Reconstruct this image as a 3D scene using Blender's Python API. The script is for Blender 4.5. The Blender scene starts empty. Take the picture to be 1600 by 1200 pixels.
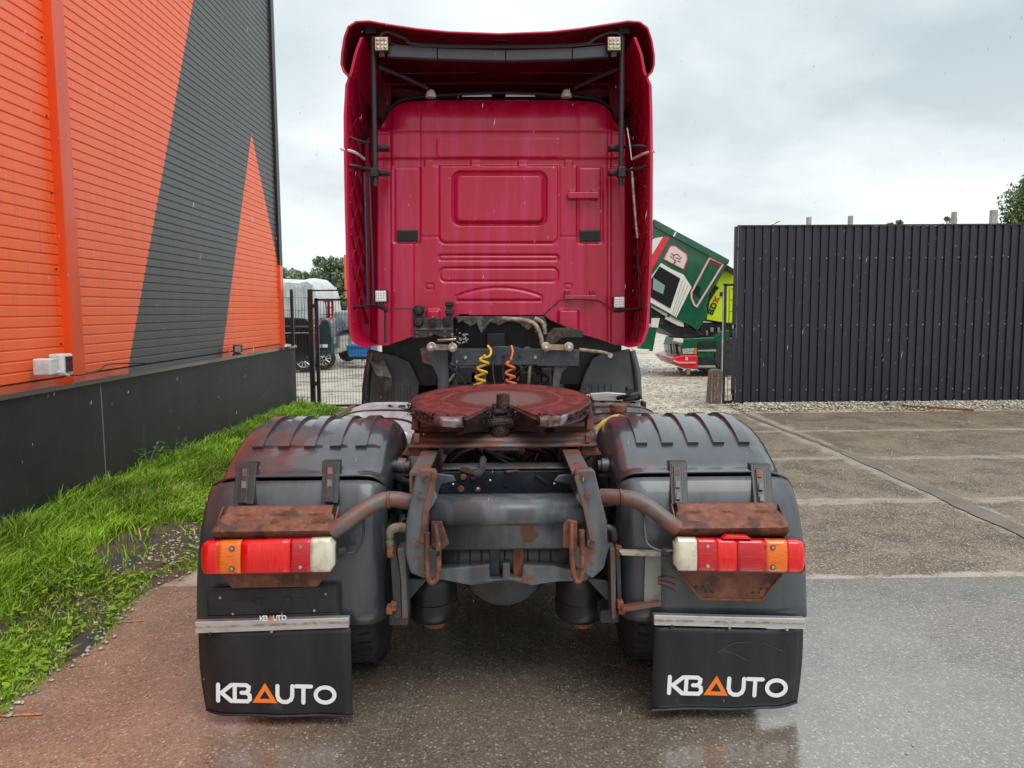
import bpy, math, random
import numpy as np
from mathutils import Vector, Matrix
R = math.radians
rnd = random.Random(7)
rng = np.random.default_rng(7)
sc = bpy.context.scene

# ------------------------------------------------------------------ camera
CAM = Vector((0, 0, 1.75)); F = 1202.0
ROT = Matrix.Rotation(R(-0.72), 3, 'Z') @ Matrix.Rotation(R(90 - 5.47), 3, 'X') @ Matrix.Rotation(R(-0.42), 3, 'Z')
cd = bpy.data.cameras.new('camera'); cam = bpy.data.objects.new('camera', cd); sc.collection.objects.link(cam)
cd.sensor_width = 36; cd.lens = 36 * F / 1600; cd.clip_start = .05; cd.clip_end = 2000
cam.matrix_world = Matrix.Translation(CAM) @ ROT.to_4x4()
sc.camera = cam

# ------------------------------------------------------------------ world, sun, exposure
wd = bpy.data.worlds.new("World"); sc.world = wd; wd.use_nodes = True
nt = wd.node_tree; nt.nodes.clear(); N = nt.nodes.new; L = nt.links.new
out = N('ShaderNodeOutputWorld')
sky = N('ShaderNodeTexSky'); sky.sky_type = 'NISHITA'; sky.sun_disc = False
sky.sun_elevation = R(60); sky.sun_rotation = R(148)
bg1 = N('ShaderNodeBackground'); bg1.inputs[1].default_value = .1; L(sky.outputs[0], bg1.inputs[0])
tc = N('ShaderNodeTexCoord'); sp = N('ShaderNodeSeparateXYZ'); L(tc.outputs['Generated'], sp.inputs[0])
def wm(op, a, b=None, c=None):
    m = N('ShaderNodeMath'); m.operation = op
    for i, v in enumerate((a, b, c)):
        if v is None: continue
        if isinstance(v, (int, float)): m.inputs[i].default_value = v
        else: L(v, m.inputs[i])
    return m.outputs[0]
zz = wm('ADD', wm('ABSOLUTE', sp.outputs[2]), .22)
cb = N('ShaderNodeCombineXYZ'); L(wm('DIVIDE', sp.outputs[0], zz), cb.inputs[0]); L(wm('DIVIDE', sp.outputs[1], zz), cb.inputs[1])
n1 = N('ShaderNodeTexNoise'); n1.inputs['Scale'].default_value = .9; n1.inputs['Detail'].default_value = 7; n1.inputs['Roughness'].default_value = .52
n1.inputs['Distortion'].default_value = .25
L(cb.outputs[0], n1.inputs['Vector'])
cr = N('ShaderNodeValToRGB'); L(n1.outputs['Fac'], cr.inputs[0])
cr.color_ramp.elements[0].position = .36; cr.color_ramp.elements[0].color = (.43, .505, .54, 1)
cr.color_ramp.elements[1].position = .60; cr.color_ramp.elements[1].color = (.80, .83, .835, 1)
e = cr.color_ramp.elements.new(.47); e.color = (.59, .655, .68, 1)
# paler towards the horizon
hz = N('ShaderNodeMapRange'); L(wm('ABSOLUTE', sp.outputs[2]), hz.inputs[0]); hz.inputs[1].default_value = 0; hz.inputs[2].default_value = .3
hz.inputs[3].default_value = .55; hz.inputs[4].default_value = 0
mx = N('ShaderNodeMix'); mx.data_type = 'RGBA'; L(hz.outputs[0], mx.inputs[0]); L(cr.outputs[0], mx.inputs[6]); mx.inputs[7].default_value = (.80, .825, .82, 1)
bg2 = N('ShaderNodeBackground'); L(mx.outputs[2], bg2.inputs[0])
up = N('ShaderNodeMapRange'); L(sp.outputs[2], up.inputs[0]); up.inputs[1].default_value = .35; up.inputs[2].default_value = 1
up.inputs[3].default_value = 1.0; up.inputs[4].default_value = 1.8; L(up.outputs[0], bg2.inputs[1])
ms = N('ShaderNodeMixShader'); ms.inputs[0].default_value = .93; L(bg1.outputs[0], ms.inputs[1]); L(bg2.outputs[0], ms.inputs[2])
L(ms.outputs[0], out.inputs[0])

sd = bpy.data.lights.new('sun', 'SUN'); so = bpy.data.objects.new('sun', sd); sc.collection.objects.link(so)
sd.energy = 1.4; sd.angle = R(40); sd.color = (1, .97, .93)
az, el = R(148), R(60)
dirv = Vector((math.sin(az) * math.cos(el), math.cos(az) * math.cos(el), math.sin(el)))
so.rotation_euler = dirv.to_track_quat('Z', 'Y').to_euler()
sc.view_settings.view_transform = 'Standard'; sc.view_settings.look = 'None'
sc.view_settings.exposure = 0.42; sc.view_settings.gamma = 1; sc.view_settings.use_curve_mapping = False
sc.cycles.max_bounces = 6; sc.cycles.diffuse_bounces = 3; sc.cycles.glossy_bounces = 3; sc.cycles.use_denoising = True

# ------------------------------------------------------------------ measuring helpers
def ray(px, py): return ROT @ Vector(((px - 800) / F, -(py - 600) / F, -1))
def W(px, py, Y):                      # point of the photograph at depth Y
    d = ray(px, py); return CAM + d * (Y / d.y)
def WX(px, py, X):                     # ... on the plane x = X
    d = ray(px, py); return CAM + d * (X / d.x)
def WZ(px, py, Z=0.0):
    d = ray(px, py); return CAM + d * ((Z - CAM.z) / d.z)
def XZ(pts, Y): return [(W(a, b, Y).x, W(a, b, Y).z) for a, b in pts]

# ------------------------------------------------------------------ materials
MATS = {}
def mat(name, c1, c2=None, scale=8, lo=.4, hi=.6, rough=.5, metal=0, bump=0, bscale=None, stretch=(1, 1, 1), c3=None, s3=3, lo3=.55, hi3=.65,
        st3=(1, 1, 1), rough3=None, coat=0, ior=1.5, bdist=.01, detail=5, trans=0, emit=None, attr=None):
    m = bpy.data.materials.new(name); m.use_nodes = True; t = m.node_tree; b = t.nodes['Principled BSDF']
    n = t.nodes.new; l = t.links.new
    co = n('ShaderNodeTexCoord')
    def noise(scale, st, det=detail):
        mp = n('ShaderNodeMapping'); mp.inputs['Scale'].default_value = st; l(co.outputs['Object'], mp.inputs[0])
        q = n('ShaderNodeTexNoise'); q.inputs['Scale'].default_value = scale; q.inputs['Detail'].default_value = det; q.inputs['Roughness'].default_value = .6
        l(mp.outputs[0], q.inputs['Vector']); return q.outputs['Fac']
    def rng_(f, a, z):
        r = n('ShaderNodeMapRange'); r.interpolation_type = 'SMOOTHSTEP'; l(f, r.inputs[0]); r.inputs[1].default_value = a; r.inputs[2].default_value = z; return r.outputs[0]
    def mix(f, a, c):
        x = n('ShaderNodeMix'); x.data_type = 'RGBA'; l(f, x.inputs[0])
        for i, v in ((6, a), (7, c)):
            if isinstance(v, tuple): x.inputs[i].default_value = (*v, 1)
            else: l(v, x.inputs[i])
        return x.outputs[2]
    col = c1
    if c2: col = mix(rng_(noise(scale, stretch), lo, hi), c1, c2)
    if c3:
        f3 = rng_(noise(s3, st3), lo3, hi3); col = mix(f3, col, c3)
        if rough3 is not None:
            r = n('ShaderNodeMapRange'); l(f3, r.inputs[0]); r.inputs[3].default_value = rough; r.inputs[4].default_value = rough3; l(r.outputs[0], b.inputs['Roughness'])
    if attr:
        a = n('ShaderNodeAttribute'); a.attribute_name = attr
        x = n('ShaderNodeMix'); x.data_type = 'RGBA'; x.blend_type = 'MULTIPLY'; x.inputs[0].default_value = 1
        if isinstance(col, tuple): x.inputs[6].default_value = (*col, 1)
        else: l(col, x.inputs[6])
        l(a.outputs['Color'], x.inputs[7]); col = x.outputs[2]
    if isinstance(col, tuple): b.inputs['Base Color'].default_value = (*col, 1)
    else: l(col, b.inputs['Base Color'])
    if not (c3 and rough3 is not None): b.inputs['Roughness'].default_value = rough
    b.inputs['Metallic'].default_value = metal; b.inputs['IOR'].default_value = ior
    b.inputs['Coat Weight'].default_value = coat; b.inputs['Coat Roughness'].default_value = .08
    b.inputs['Transmission Weight'].default_value = trans
    if emit: b.inputs['Emission Color'].default_value = (*emit[0], 1); b.inputs['Emission Strength'].default_value = emit[1]
    if bump:
        bp = n('ShaderNodeBump'); bp.inputs['Strength'].default_value = bump; bp.inputs['Distance'].default_value = bdist
        l(noise(bscale or scale * 4, stretch), bp.inputs['Height']); l(bp.outputs[0], b.inputs['Normal'])
    m['nodes'] = 1; MATS[name] = m; return m

RED = mat('red_paint', (.45, .002, .040), (.50, .016, .088), 14, .42, .70, rough=.34, coat=.3, bump=.05, bscale=60, stretch=(1, 1, .09),
          c3=(.36, .002, .022), s3=5, lo3=.55, hi3=.75, st3=(1, 1, .25), ior=1.45)
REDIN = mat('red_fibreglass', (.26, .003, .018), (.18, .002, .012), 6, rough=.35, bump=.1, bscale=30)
PLAST = mat('grey_fender_plastic', (.045, .051, .059), (.024, .028, .034), 5, .35, .65, rough=.3, bump=.12, bscale=40, c3=(.075, .022, .024), s3=3.2, lo3=.56, hi3=.64, rough3=.35, bdist=.003, ior=1.6, coat=.8)
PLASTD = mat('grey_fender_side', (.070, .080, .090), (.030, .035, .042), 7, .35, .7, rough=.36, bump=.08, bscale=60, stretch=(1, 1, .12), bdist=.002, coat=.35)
FRAME = mat('grey_frame_paint', (.110, .126, .140), (.055, .064, .074), 10, .35, .6, rough=.33, bump=.15, bscale=50, c3=(.16, .055, .025), s3=7, lo3=.57, hi3=.66, rough3=.8, stretch=(1, 1, .25), bdist=.003)
FRAMED = mat('dark_frame_paint', (.030, .034, .040), (.060, .055, .050), 9, .45, .65, rough=.45, bump=.25, bscale=40, c3=(.11, .045, .025), s3=6, lo3=.6, hi3=.68, bdist=.004)
NAVY = mat('navy_frame_paint', (.012, .016, .026), (.028, .03, .035), 12, .5, .7, rough=.35, bump=.2, bscale=60, bdist=.003)
RUST = mat('rusty_steel', (.145, .050, .030), (.22, .085, .045), 30, .4, .7, rough=.72, bump=.5, bscale=90, c3=(.065, .03, .022), s3=9, lo3=.5, hi3=.62, bdist=.004)
RUSTL = mat('orange_rust', (.24, .075, .028), (.12, .045, .025), 40, .4, .65, rough=.8, bump=.6, bscale=90, bdist=.004)
RUSTG = mat('rusty_grey_steel', (.10, .10, .10), (.17, .065, .040), 9, .42, .60, rough=.45, bump=.35, bscale=60, stretch=(1, 1, 1), c3=(.10, .028, .022), s3=6, lo3=.5, hi3=.65, bdist=.004)
BLACK = mat('black_plastic', (.009, .010, .012), (.020, .020, .022), 12, rough=.45, bump=.1)
RUB = mat('black_rubber', (.010, .011, .013), (.022, .023, .025), 10, .45, .7, rough=.36, bump=.25, bscale=30, bdist=.003)
GREASE = mat('black_grease', (.012, .008, .008), (.04, .018, .016), 30, rough=.35, bump=1, bscale=80, bdist=.01)
FLAP = mat('flap_rubber', (.009, .010, .012), (.020, .021, .024), 7, .4, .7, rough=.34, bump=.3, bscale=30, stretch=(1, 1, .12), bdist=.002, c3=(.035, .034, .032), s3=10, lo3=.6, hi3=.75, rough3=.6)
TYRE = mat('tyre_rubber', (.015, .015, .015), (.035, .033, .03), 8, rough=.7, bump=.3, bscale=40)
ALU = mat('aluminium', (.62, .62, .61), (.44, .44, .42), 9, .45, .75, rough=.38, metal=.75, stretch=(1, 1, 4), bump=.05)
TANK = mat('tank_aluminium', (.60, .62, .63), (.46, .47, .48), 6, rough=.3, metal=.25, stretch=(4, .4, 1), bump=.05)
STEEL = mat('zinc_steel', (.5, .48, .44), (.3, .24, .18), 30, rough=.4, metal=.6)
WHITE = mat('white_print', (.78, .79, .80), rough=.4)
ORPR = mat('orange_print', (.85, .20, .02), rough=.4)
LRED = mat('red_lens', (.80, .004, .004), (.62, .003, .004), 14, rough=.16, coat=.6, bump=.35, bscale=16, stretch=(14, 1, 1), bdist=.002)
LRED2 = mat('dark_red_lens', (.40, .002, .010), (.56, .003, .010), 9, rough=.16, coat=.6, bump=.35, bscale=16, stretch=(1, 1, 14), bdist=.002)
LOR = mat('orange_lens', (.80, .17, .006), (.50, .07, .004), 16, .45, .7, rough=.16, coat=.6, bump=.35, bscale=16, stretch=(1, 1, 14), bdist=.002)
LWH = mat('clear_lens', (.62, .60, .46), (.45, .43, .33), 20, .45, .7, rough=.15, coat=1)
LEDY = mat('yellowed_work_lamp_lens', (.68, .62, .36), (.40, .36, .2), 90, rough=.2, coat=.5)
LEDW = mat('white_work_lamp_lens', (.72, .72, .72), (.42, .42, .44), 90, rough=.15, coat=.5)
YEL = mat('yellow_hose', (.72, .47, .03), rough=.4)
ORH = mat('orange_hose', (.72, .18, .05), rough=.4)
BEIGE = mat('dirty_beige_plastic', (.36, .32, .25), (.2, .17, .12), 20, rough=.6, bump=.3)
WBOX = mat('white_box_plastic', (.66, .67, .65), (.5, .51, .5), 12, rough=.5)
GLASSD = mat('dark_glass', (.02, .022, .025), rough=.05, coat=1)
BLKMET = mat('black_metal', (.012, .012, .014), rough=.4)
ORANGE = mat('orange_cladding', (.80, .085, .012), (.66, .062, .01), 4, .3, .75, rough=.34, stretch=(1, 1, .15), bump=.05, coat=.25)
WOOD = mat('weathered_wood', (.16, .115, .085), (.09, .06, .045), 12, rough=.8, stretch=(6, 6, .5), bump=.5)
DARKGR = mat('dark_green_paint', (.008, .105, .048), (.006, .085, .04), 5, rough=.3, coat=.5)
LIME = mat('lime_paint', (.55, .72, .01), rough=.4)
REDT = mat('bright_red_paint', (.65, .01, .025), rough=.35, coat=.4)
CREAM = mat('cream_paint', (.72, .70, .64), rough=.4)
TARP = mat('white_tarpaulin', (.62, .65, .65), (.5, .53, .54), 3, rough=.5, bump=.4, bscale=2.5, bdist=.1)
BARK = mat('bark', (.12, .10, .08), (.3, .29, .27), 20, rough=.9, bump=.5)
LEAF = mat('leaves', (.13, .19, .075), rough=.55, attr='tint')
LEAFF = mat('far_leaves', (.17, .23, .14), rough=.7, attr='tint')
GRASS = mat('grass_blades', (.225, .42, .018), rough=.45, attr='tint')
BLUE = mat('blue_paint', (.02, .16, .42), rough=.4)
TEAL = mat('dark_teal_paint', (.02, .045, .055), rough=.2, coat=1)
CARB = mat('black_car_paint', (.012, .012, .014), rough=.15, coat=1)
GREYC = mat('grey_container_paint', (.36, .40, .41), (.28, .31, .32), 5, rough=.5)

# ------------------------------------------------------------------ mesh builder
class MB:
    def __init__(s): s.v = []; s.f = []
    def add(s, vs, fs):
        o = len(s.v); s.v.extend([tuple(p) for p in vs]); s.f.extend([tuple(i + o for i in f) for f in fs]); return s
    def box(s, x0, x1, y0, y1, z0, z1):
        v = [(x, y, z) for z in (z0, z1) for y in (y0, y1) for x in (x0, x1)]
        return s.add(v, [(0, 2, 3, 1), (4, 5, 7, 6), (0, 1, 5, 4), (2, 6, 7, 3), (0, 4, 6, 2), (1, 3, 7, 5)])
    def pbox(s, a, b, c, d, Y, D):                # pixel rectangle a..c, b..d at depth Y, D deep
        p, q = W(a, d, Y), W(c, b, Y); return s.box(p.x, q.x, Y, Y + D, p.z, q.z)
    def prism(s, xz, y0, y1):                     # outline in x, z
        n = len(xz); ar = sum(xz[i][0] * xz[(i + 1) % n][1] - xz[(i + 1) % n][0] * xz[i][1] for i in range(n))
        if ar < 0: xz = xz[::-1]
        v = [(x, y0, z) for x, z in xz] + [(x, y1, z) for x, z in xz]
        f = [tuple(range(n)), tuple(range(2 * n - 1, n - 1, -1))] + [(i, i + n, (i + 1) % n + n, (i + 1) % n) for i in range(n)]
        return s.add(v, f)
    def pprism(s, pts, Y, D): return s.prism(XZ(pts, Y), Y, Y + D)
    def ext_x(s, yz, x0, x1, closed=False):       # profile in y, z swept along x
        n = len(yz); v = [(x0, y, z) for y, z in yz] + [(x1, y, z) for y, z in yz]
        f = [(i, i + 1, i + 1 + n, i + n) for i in range(n - 1)]
        if closed: f += [(n - 1, 0, n, 2 * n - 1), tuple(range(n))[::-1], tuple(range(n, 2 * n))]
        return s.add(v, f)
    def tube(s, path, r, n=8, cap=True):
        path = [Vector(p) for p in path]; m = len(path); vs = []; fs = []
        up = Vector((0, 0, 1))
        for i, p in enumerate(path):
            t = (path[min(i + 1, m - 1)] - path[max(i - 1, 0)]).normalized()
            u = t.cross(up)
            if u.length < .05: u = t.cross(Vector((0, 1, 0)))
            u.normalize(); w = t.cross(u); rr = r[i] if isinstance(r, (list, tuple)) else r
            vs += [p + (u * math.cos(a) + w * math.sin(a)) * rr for a in (2 * math.pi * k / n for k in range(n))]
        for i in range(m - 1):
            for k in range(n):
                a, b = i * n + k, i * n + (k + 1) % n; fs.append((a, b, b + n, a + n))
        if cap: fs += [tuple(range(n))[::-1], tuple(range((m - 1) * n, m * n))]
        return s.add(vs, fs)
    def ptube(s, pts, r, n=8):                    # pixel path [(px, py, Y)], smoothed
        return s.tube(curve([W(*p) for p in pts]), r, n)
    def lathe(s, prof, c, axis='x', n=28):        # prof [(along, radius)]
        vs = []; fs = []
        for a, r in prof:
            for k in range(n):
                t = 2 * math.pi * k / n; u, w = r * math.cos(t), r * math.sin(t)
                vs.append({'x': (c[0] + a, c[1] + u, c[2] + w), 'y': (c[0] + w, c[1] + a, c[2] + u), 'z': (c[0] + u, c[1] + w, c[2] + a)}[axis])
        for i in range(len(prof) - 1):
            for k in range(n):
                a, b = i * n + k, i * n + (k + 1) % n; fs.append((a, b, b + n, a + n))
        if prof[0][1] > 1e-4: fs.append(tuple(range(n))[::-1])
        if prof[-1][1] > 1e-4: fs.append(tuple(range((len(prof) - 1) * n, len(prof) * n)))
        return s.add(vs, fs)
    def grid(s, P, wrap=False):                   # rows of points
        m, n = len(P), len(P[0]); vs = [q for r_ in P for q in r_]
        fs = [(i * n + k, i * n + (k + 1) % n, (i + 1) * n + (k + 1) % n, (i + 1) * n + k) for i in range(m - 1) for k in range(n if wrap else n - 1)]
        return s.add(vs, fs)
    def stroke(s, pts, w, y, t=.002, closed=False):   # ribbon letter stroke in the x, z plane
        P = [Vector(p) for p in pts]; n = len(P); Lf = []; Rt = []
        for i in range(n):
            a = P[i - 1] if (i or closed) else None; b = P[(i + 1) % n] if (i < n - 1 or closed) else None
            d1 = (P[i] - a).normalized() if a is not None else None; d2 = (b - P[i]).normalized() if b is not None else None
            d1 = d1 or d2; d2 = d2 or d1
            nn = Vector((-(d1.y + d2.y), d1.x + d2.x)); nn.normalize(); k = max(.45, nn.dot(Vector((-d1.y, d1.x))))
            Lf.append(P[i] + nn * (w / 2 / k)); Rt.append(P[i] - nn * (w / 2 / k))
        for i in range(n if closed else n - 1):
            j = (i + 1) % n; s.prism([tuple(Lf[i]), tuple(Lf[j]), tuple(Rt[j]), tuple(Rt[i])], y - t, y)
        if not closed:
            for i, sg in ((0, -1), (n - 1, 1)):
                d = ((P[1] - P[0]) if i == 0 else (P[-1] - P[-2])).normalized() * sg; a0 = math.atan2(d.y, d.x)
                s.prism([(P[i].x + w / 2 * math.cos(a0 + q), P[i].y + w / 2 * math.sin(a0 + q)) for q in (-math.pi / 2 + k * math.pi / 6 for k in range(7))], y - t, y)
        return s
    def build(s, name, m, parent=None, smooth=None, bevel=0, solid=0, label=None, seg=2, m2=None):
        me = bpy.data.meshes.new(name); me.from_pydata(s.v, [], s.f); me.update()
        me.materials.append(m)
        if smooth:
            me.shade_smooth(); me.set_sharp_from_angle(angle=R(smooth))
        o = bpy.data.objects.new(name, me); sc.collection.objects.link(o)
        if solid: d = o.modifiers.new('s', 'SOLIDIFY'); d.thickness = solid; d.offset = 0
        if m2: me.materials.append(m2); d.material_offset = 1
        if bevel: d = o.modifiers.new('b', 'BEVEL'); d.width = bevel; d.segments = seg; d.limit_method = 'ANGLE'; d.angle_limit = R(35)
        if parent is not None: attach(o, parent)
        if label: o['label'] = label
        return o
def attach(o, parent):
    o.parent = parent
    o.matrix_parent_inverse = Matrix.Translation(-parent.location) if parent.type == 'EMPTY' else Matrix.Identity(4)
def curve(P, k=6):                               # Catmull-Rom
    P = [Vector(p) for p in P]
    if len(P) < 3: return P
    Q = [P[0] * 2 - P[1]] + P + [P[-1] * 2 - P[-2]]; o = []
    for i in range(1, len(Q) - 2):
        for j in range(k):
            t = j / k; a, b, c, d = Q[i - 1:i + 3]
            o.append(.5 * ((2 * b) + (c - a) * t + (2 * a - 5 * b + 4 * c - d) * t * t + (3 * b - 3 * c + d - a) * t ** 3))
    return o + [P[-1]]
def tag(o, label, cat, group=None, kind=None):
    o['label'] = label; o['category'] = cat
    if group: o['group'] = group
    if kind: o['kind'] = kind
    return o
def setting(o, kind='structure', label=None):
    o['kind'] = kind
    if label: o['label'] = label
    return o
def thing(name, loc, label, cat, group=None):
    o = bpy.data.objects.new(name, None); sc.collection.objects.link(o); o.location = loc; o.empty_display_size = .1
    return tag(o, label, cat, group)
def rect(a, b, c, d): return [(a, b), (c, b), (c, d), (a, d)]
def tinted(name, V, Fc, tint, m, nv):            # numpy quads with a colour per face group
    me = bpy.data.meshes.new(name); me.vertices.add(len(V)); me.vertices.foreach_set('co', V.astype(np.float32).ravel())
    k = Fc.shape[1]; me.loops.add(Fc.size); me.loops.foreach_set('vertex_index', Fc.astype(np.int32).ravel())
    me.polygons.add(len(Fc)); me.polygons.foreach_set('loop_start', np.arange(0, Fc.size, k, dtype=np.int32)); me.update(calc_edges=True)
    a = me.color_attributes.new('tint', 'FLOAT_COLOR', 'POINT')
    c = np.ones((len(V), 4), np.float32); c[:, :3] = np.repeat(tint, nv, axis=0); a.data.foreach_set('color', c.ravel())
    me.materials.append(m); o = bpy.data.objects.new(name, me); sc.collection.objects.link(o); return o
# ================================================================== GROUND
def ground_mat(name, base, base2, chip, warm, rough, wetlo, wethi, ior=1.5, chipamt=.5, wetbase=None, joint=False, left=None):
    m = bpy.data.materials.new(name); m.use_nodes = True; t = m.node_tree; b = t.nodes['Principled BSDF']; n = t.nodes.new; l = t.links.new
    co = n('ShaderNodeTexCoord')
    def noise(s, det=6, ro=.6, st=(1, 1, 1)):
        mp = n('ShaderNodeMapping'); mp.inputs['Scale'].default_value = st; l(co.outputs['Object'], mp.inputs[0])
        q = n('ShaderNodeTexNoise'); q.inputs['Scale'].default_value = s; q.inputs['Detail'].default_value = det; q.inputs['Roughness'].default_value = ro
        l(mp.outputs[0], q.inputs['Vector']); return q.outputs['Fac']
    def mr(f, a, z, o0=0, o1=1):
        r = n('ShaderNodeMapRange'); r.interpolation_type = 'SMOOTHSTEP'; l(f, r.inputs[0]); r.inputs[1].default_value = a; r.inputs[2].default_value = z; r.inputs[3].default_value = o0; r.inputs[4].default_value = o1; return r.outputs[0]
    def mixc(f, a, c):
        x = n('ShaderNodeMix'); x.data_type = 'RGBA'; l(f, x.inputs[0])
        for i, v in ((6, a), (7, c)):
            if isinstance(v, tuple): x.inputs[i].default_value = (*v, 1)
            else: l(v, x.inputs[i])
        return x.outputs[2]
    def M(op, a, c):
        x = n('ShaderNodeMath'); x.operation = op
        for i, v in enumerate((a, c)):
            if isinstance(v, (int, float)): x.inputs[i].default_value = v
            else: l(v, x.inputs[i])
        return x.outputs[0]
    col = mixc(mr(noise(1.1), .35, .65), base, base2)
    col = mixc(mr(noise(.55, 3), .5, .68), col, warm)
    dark = mr(noise(1.7, 8, .7), .46, .60); col = mixc(M('MULTIPLY', dark, .85), col, tuple(c * .45 for c in base))
    col = mixc(M('MULTIPLY', mr(noise(55, 3), .5, .62), .5), col, tuple(c * .5 for c in base))
    vo = n('ShaderNodeTexVoronoi'); vo.inputs['Scale'].default_value = 60; l(co.outputs['Object'], vo.inputs['Vector'])
    vs = n('ShaderNodeSeparateColor'); l(vo.outputs['Color'], vs.inputs[0])
    chipm = M('MULTIPLY', mr(vs.outputs[0], .74, .80), mr(vo.outputs['Distance'], .44, .26))
    darkm = M('MULTIPLY', mr(vs.outputs[1], .74, .80), mr(vo.outputs['Distance'], .46, .26))
    v2 = n('ShaderNodeTexVoronoi'); v2.inputs['Scale'].default_value = 140; l(co.outputs['Object'], v2.inputs['Vector'])
    vs2 = n('ShaderNodeSeparateColor'); l(v2.outputs['Color'], vs2.inputs[0])
    w = mr(noise(.9, 5, .6), wetlo, wethi); jm = None
    if left:                                      # redder and drier towards the verge
        s0 = n('ShaderNodeSeparateXYZ'); l(co.outputs['Object'], s0.inputs[0])
        lf = mr(M('ADD', s0.outputs[0], M('MULTIPLY', M('SUBTRACT', noise(1.3, 5, .65), .5), 1.4)), -.35, -1.35)
        lc = mixc(mr(noise(3, 6), .4, .6), left, tuple(c * .78 for c in left)); lc = mixc(M('MULTIPLY', mr(noise(38, 4), .5, .6), .35), lc, tuple(c * .5 for c in left))
        col = mixc(lf, col, lc); w = M('MULTIPLY', w, M('SUBTRACT', 1, lf))
    if joint:                                     # water along the slab joints, its sky sheen painted in as pale colour
        sp = n('ShaderNodeSeparateXYZ'); l(co.outputs['Object'], sp.inputs[0])
        wob = M('MULTIPLY', M('SUBTRACT', noise(2.2, 6, .7), .5), .45)
        for c_, per, off, half in ((sp.outputs[1], 2.0, JY0, .085), (sp.outputs[0], 6.1, JX, .16)):
            q = M('ADD', c_, wob); q = M('SUBTRACT', q, off); q = M('ABSOLUTE', M('SUBTRACT', M('MODULO', M('ADD', q, per * 40.5), per), per / 2), 0)
            br = mr(noise(3.5, 7, .75), .30, .60); j1 = M('MULTIPLY', mr(q, half * 1.25, half * .5), br); jm = j1 if jm is None else M('MAXIMUM', jm, j1)
    col = mixc(M('MULTIPLY', w, .6), col, wetbase or tuple(c * .8 for c in base))
    col = mixc(M('MULTIPLY', darkm, .55), col, tuple(c * .3 for c in base))
    col = mixc(M('MULTIPLY', chipm, chipamt), col, chip)
    col = mixc(M('MULTIPLY', mr(vs2.outputs[1], .72, .8), chipamt * .45), col, chip)
    if jm is not None: col = mixc(M('MULTIPLY', jm, .72), col, (.53, .48, .40)); w = M('MAXIMUM', w, jm)
    l(col, b.inputs['Base Color'])
    rg = n('ShaderNodeMapRange'); l(w, rg.inputs[0]); rg.inputs[3].default_value = rough; rg.inputs[4].default_value = .17
    l(M('ADD', rg.outputs[0], M('MULTIPLY', chipm, .1)), b.inputs['Roughness'])
    b.inputs['IOR'].default_value = ior
    bp = n('ShaderNodeBump'); bp.inputs['Distance'].default_value = .004
    l(M('SUBTRACT', .75, M('MULTIPLY', w, .6)), bp.inputs['Strength'])
    h = M('ADD', noise(70, 3), M('MULTIPLY', noise(7, 5), 1.2)); l(h, bp.inputs['Height']); l(bp.outputs[0], b.inputs['Normal'])
    return m
JY0, JX = 4.83, 4.08
CONC = ground_mat('brown_wet_concrete', (.132, .090, .052), (.18, .130, .080), (.52, .46, .37), (.15, .108, .072), .46, .58, .72, ior=1.5, chipamt=.8, wetbase=(.34, .29, .22), joint=True, left=(.29, .182, .125))
WETC = ground_mat('rain_wet_concrete', (.135, .108, .080), (.165, .13, .10), (.62, .57, .49), (.165, .12, .09), .26, .34, .48, ior=2.7, chipamt=.42, wetbase=(.15, .125, .10), left=(.29, .182, .125))
DIRTC = ground_mat('reddish_dirty_concrete', (.24, .135, .085), (.19, .115, .08), (.46, .38, .30), (.26, .13, .08), .5, .62, .8, ior=1.45, chipamt=.4)
GRAV = ground_mat('pale_wet_gravel', (.54, .475, .38), (.43, .36, .275), (.60, .56, .48), (.36, .31, .25), .7, .52, .62, ior=1.6, chipamt=.6, wetbase=(.40, .38, .34))
SOIL = mat('verge_soil', (.070, .048, .032), (.13, .085, .055), 12, .4, .7, rough=.8, bump=1, bscale=40, c3=(.045, .042, .045), s3=2, lo3=.5, hi3=.6, bdist=.02)

g = MB(); g.add([(-400, -60, -.03), (400, -60, -.03), (400, 600, -.03), (-400, 600, -.03)], [(0, 1, 2, 3)])
gr = g.build('ground', GRAV); setting(gr)
yard = MB().box(-2.3, 16.5, 1.0, 12.86, -.06, -.004).build('concrete_yard', mat('joint_dirt', (.26, .22, .17), (.34, .30, .25), 20, rough=.12, ior=2.2, bump=.1)); setting(yard)
def slab(x0, x1, y0, y1, m, dz=0):
    """a concrete slab with slightly worn, uneven edges"""
    P = []
    n = 16
    for i in range(n + 1): P.append((x0 + (x1 - x0) * i / n, y0 + rnd.uniform(0, .018)))
    for i in range(1, 6): P.append((x1 - rnd.uniform(0, .018), y0 + (y1 - y0) * i / 6))
    for i in range(n + 1): P.append((x1 - (x1 - x0) * i / n, y1 - rnd.uniform(0, .018)))
    for i in range(1, 6): P.append((x0 + rnd.uniform(0, .018), y1 - (y1 - y0) * i / 6))
    k = len(P); z = dz
    v = [(a, b, z) for a, b in P] + [(a, b, -.05) for a, b in P]
    q = MB().add(v, [tuple(range(k))] + [(i, i + k, (i + 1) % k + k, (i + 1) % k) for i in range(k)])
    return q.build('concrete_slab', m, yard)
for r in range(5):
    y1 = JY0 + 2 * r; y0 = y1 - 2
    if r == 0:
        slab(-2.28, JX - .01, y0 - 1.8, y1, WETC)
        slab(JX + .01, 10.2, y0 - 1.8, y1, WETC)
    else:
        slab(-2.28, JX - .01, y0, y1, CONC, rnd.uniform(-.004, .003)); slab(JX + .01, 10.2, y0, y1, CONC, rnd.uniform(-.004, .003))
        if r > 1: slab(10.22, 16.4, y0, y1, CONC, rnd.uniform(-.003, .003))
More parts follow.
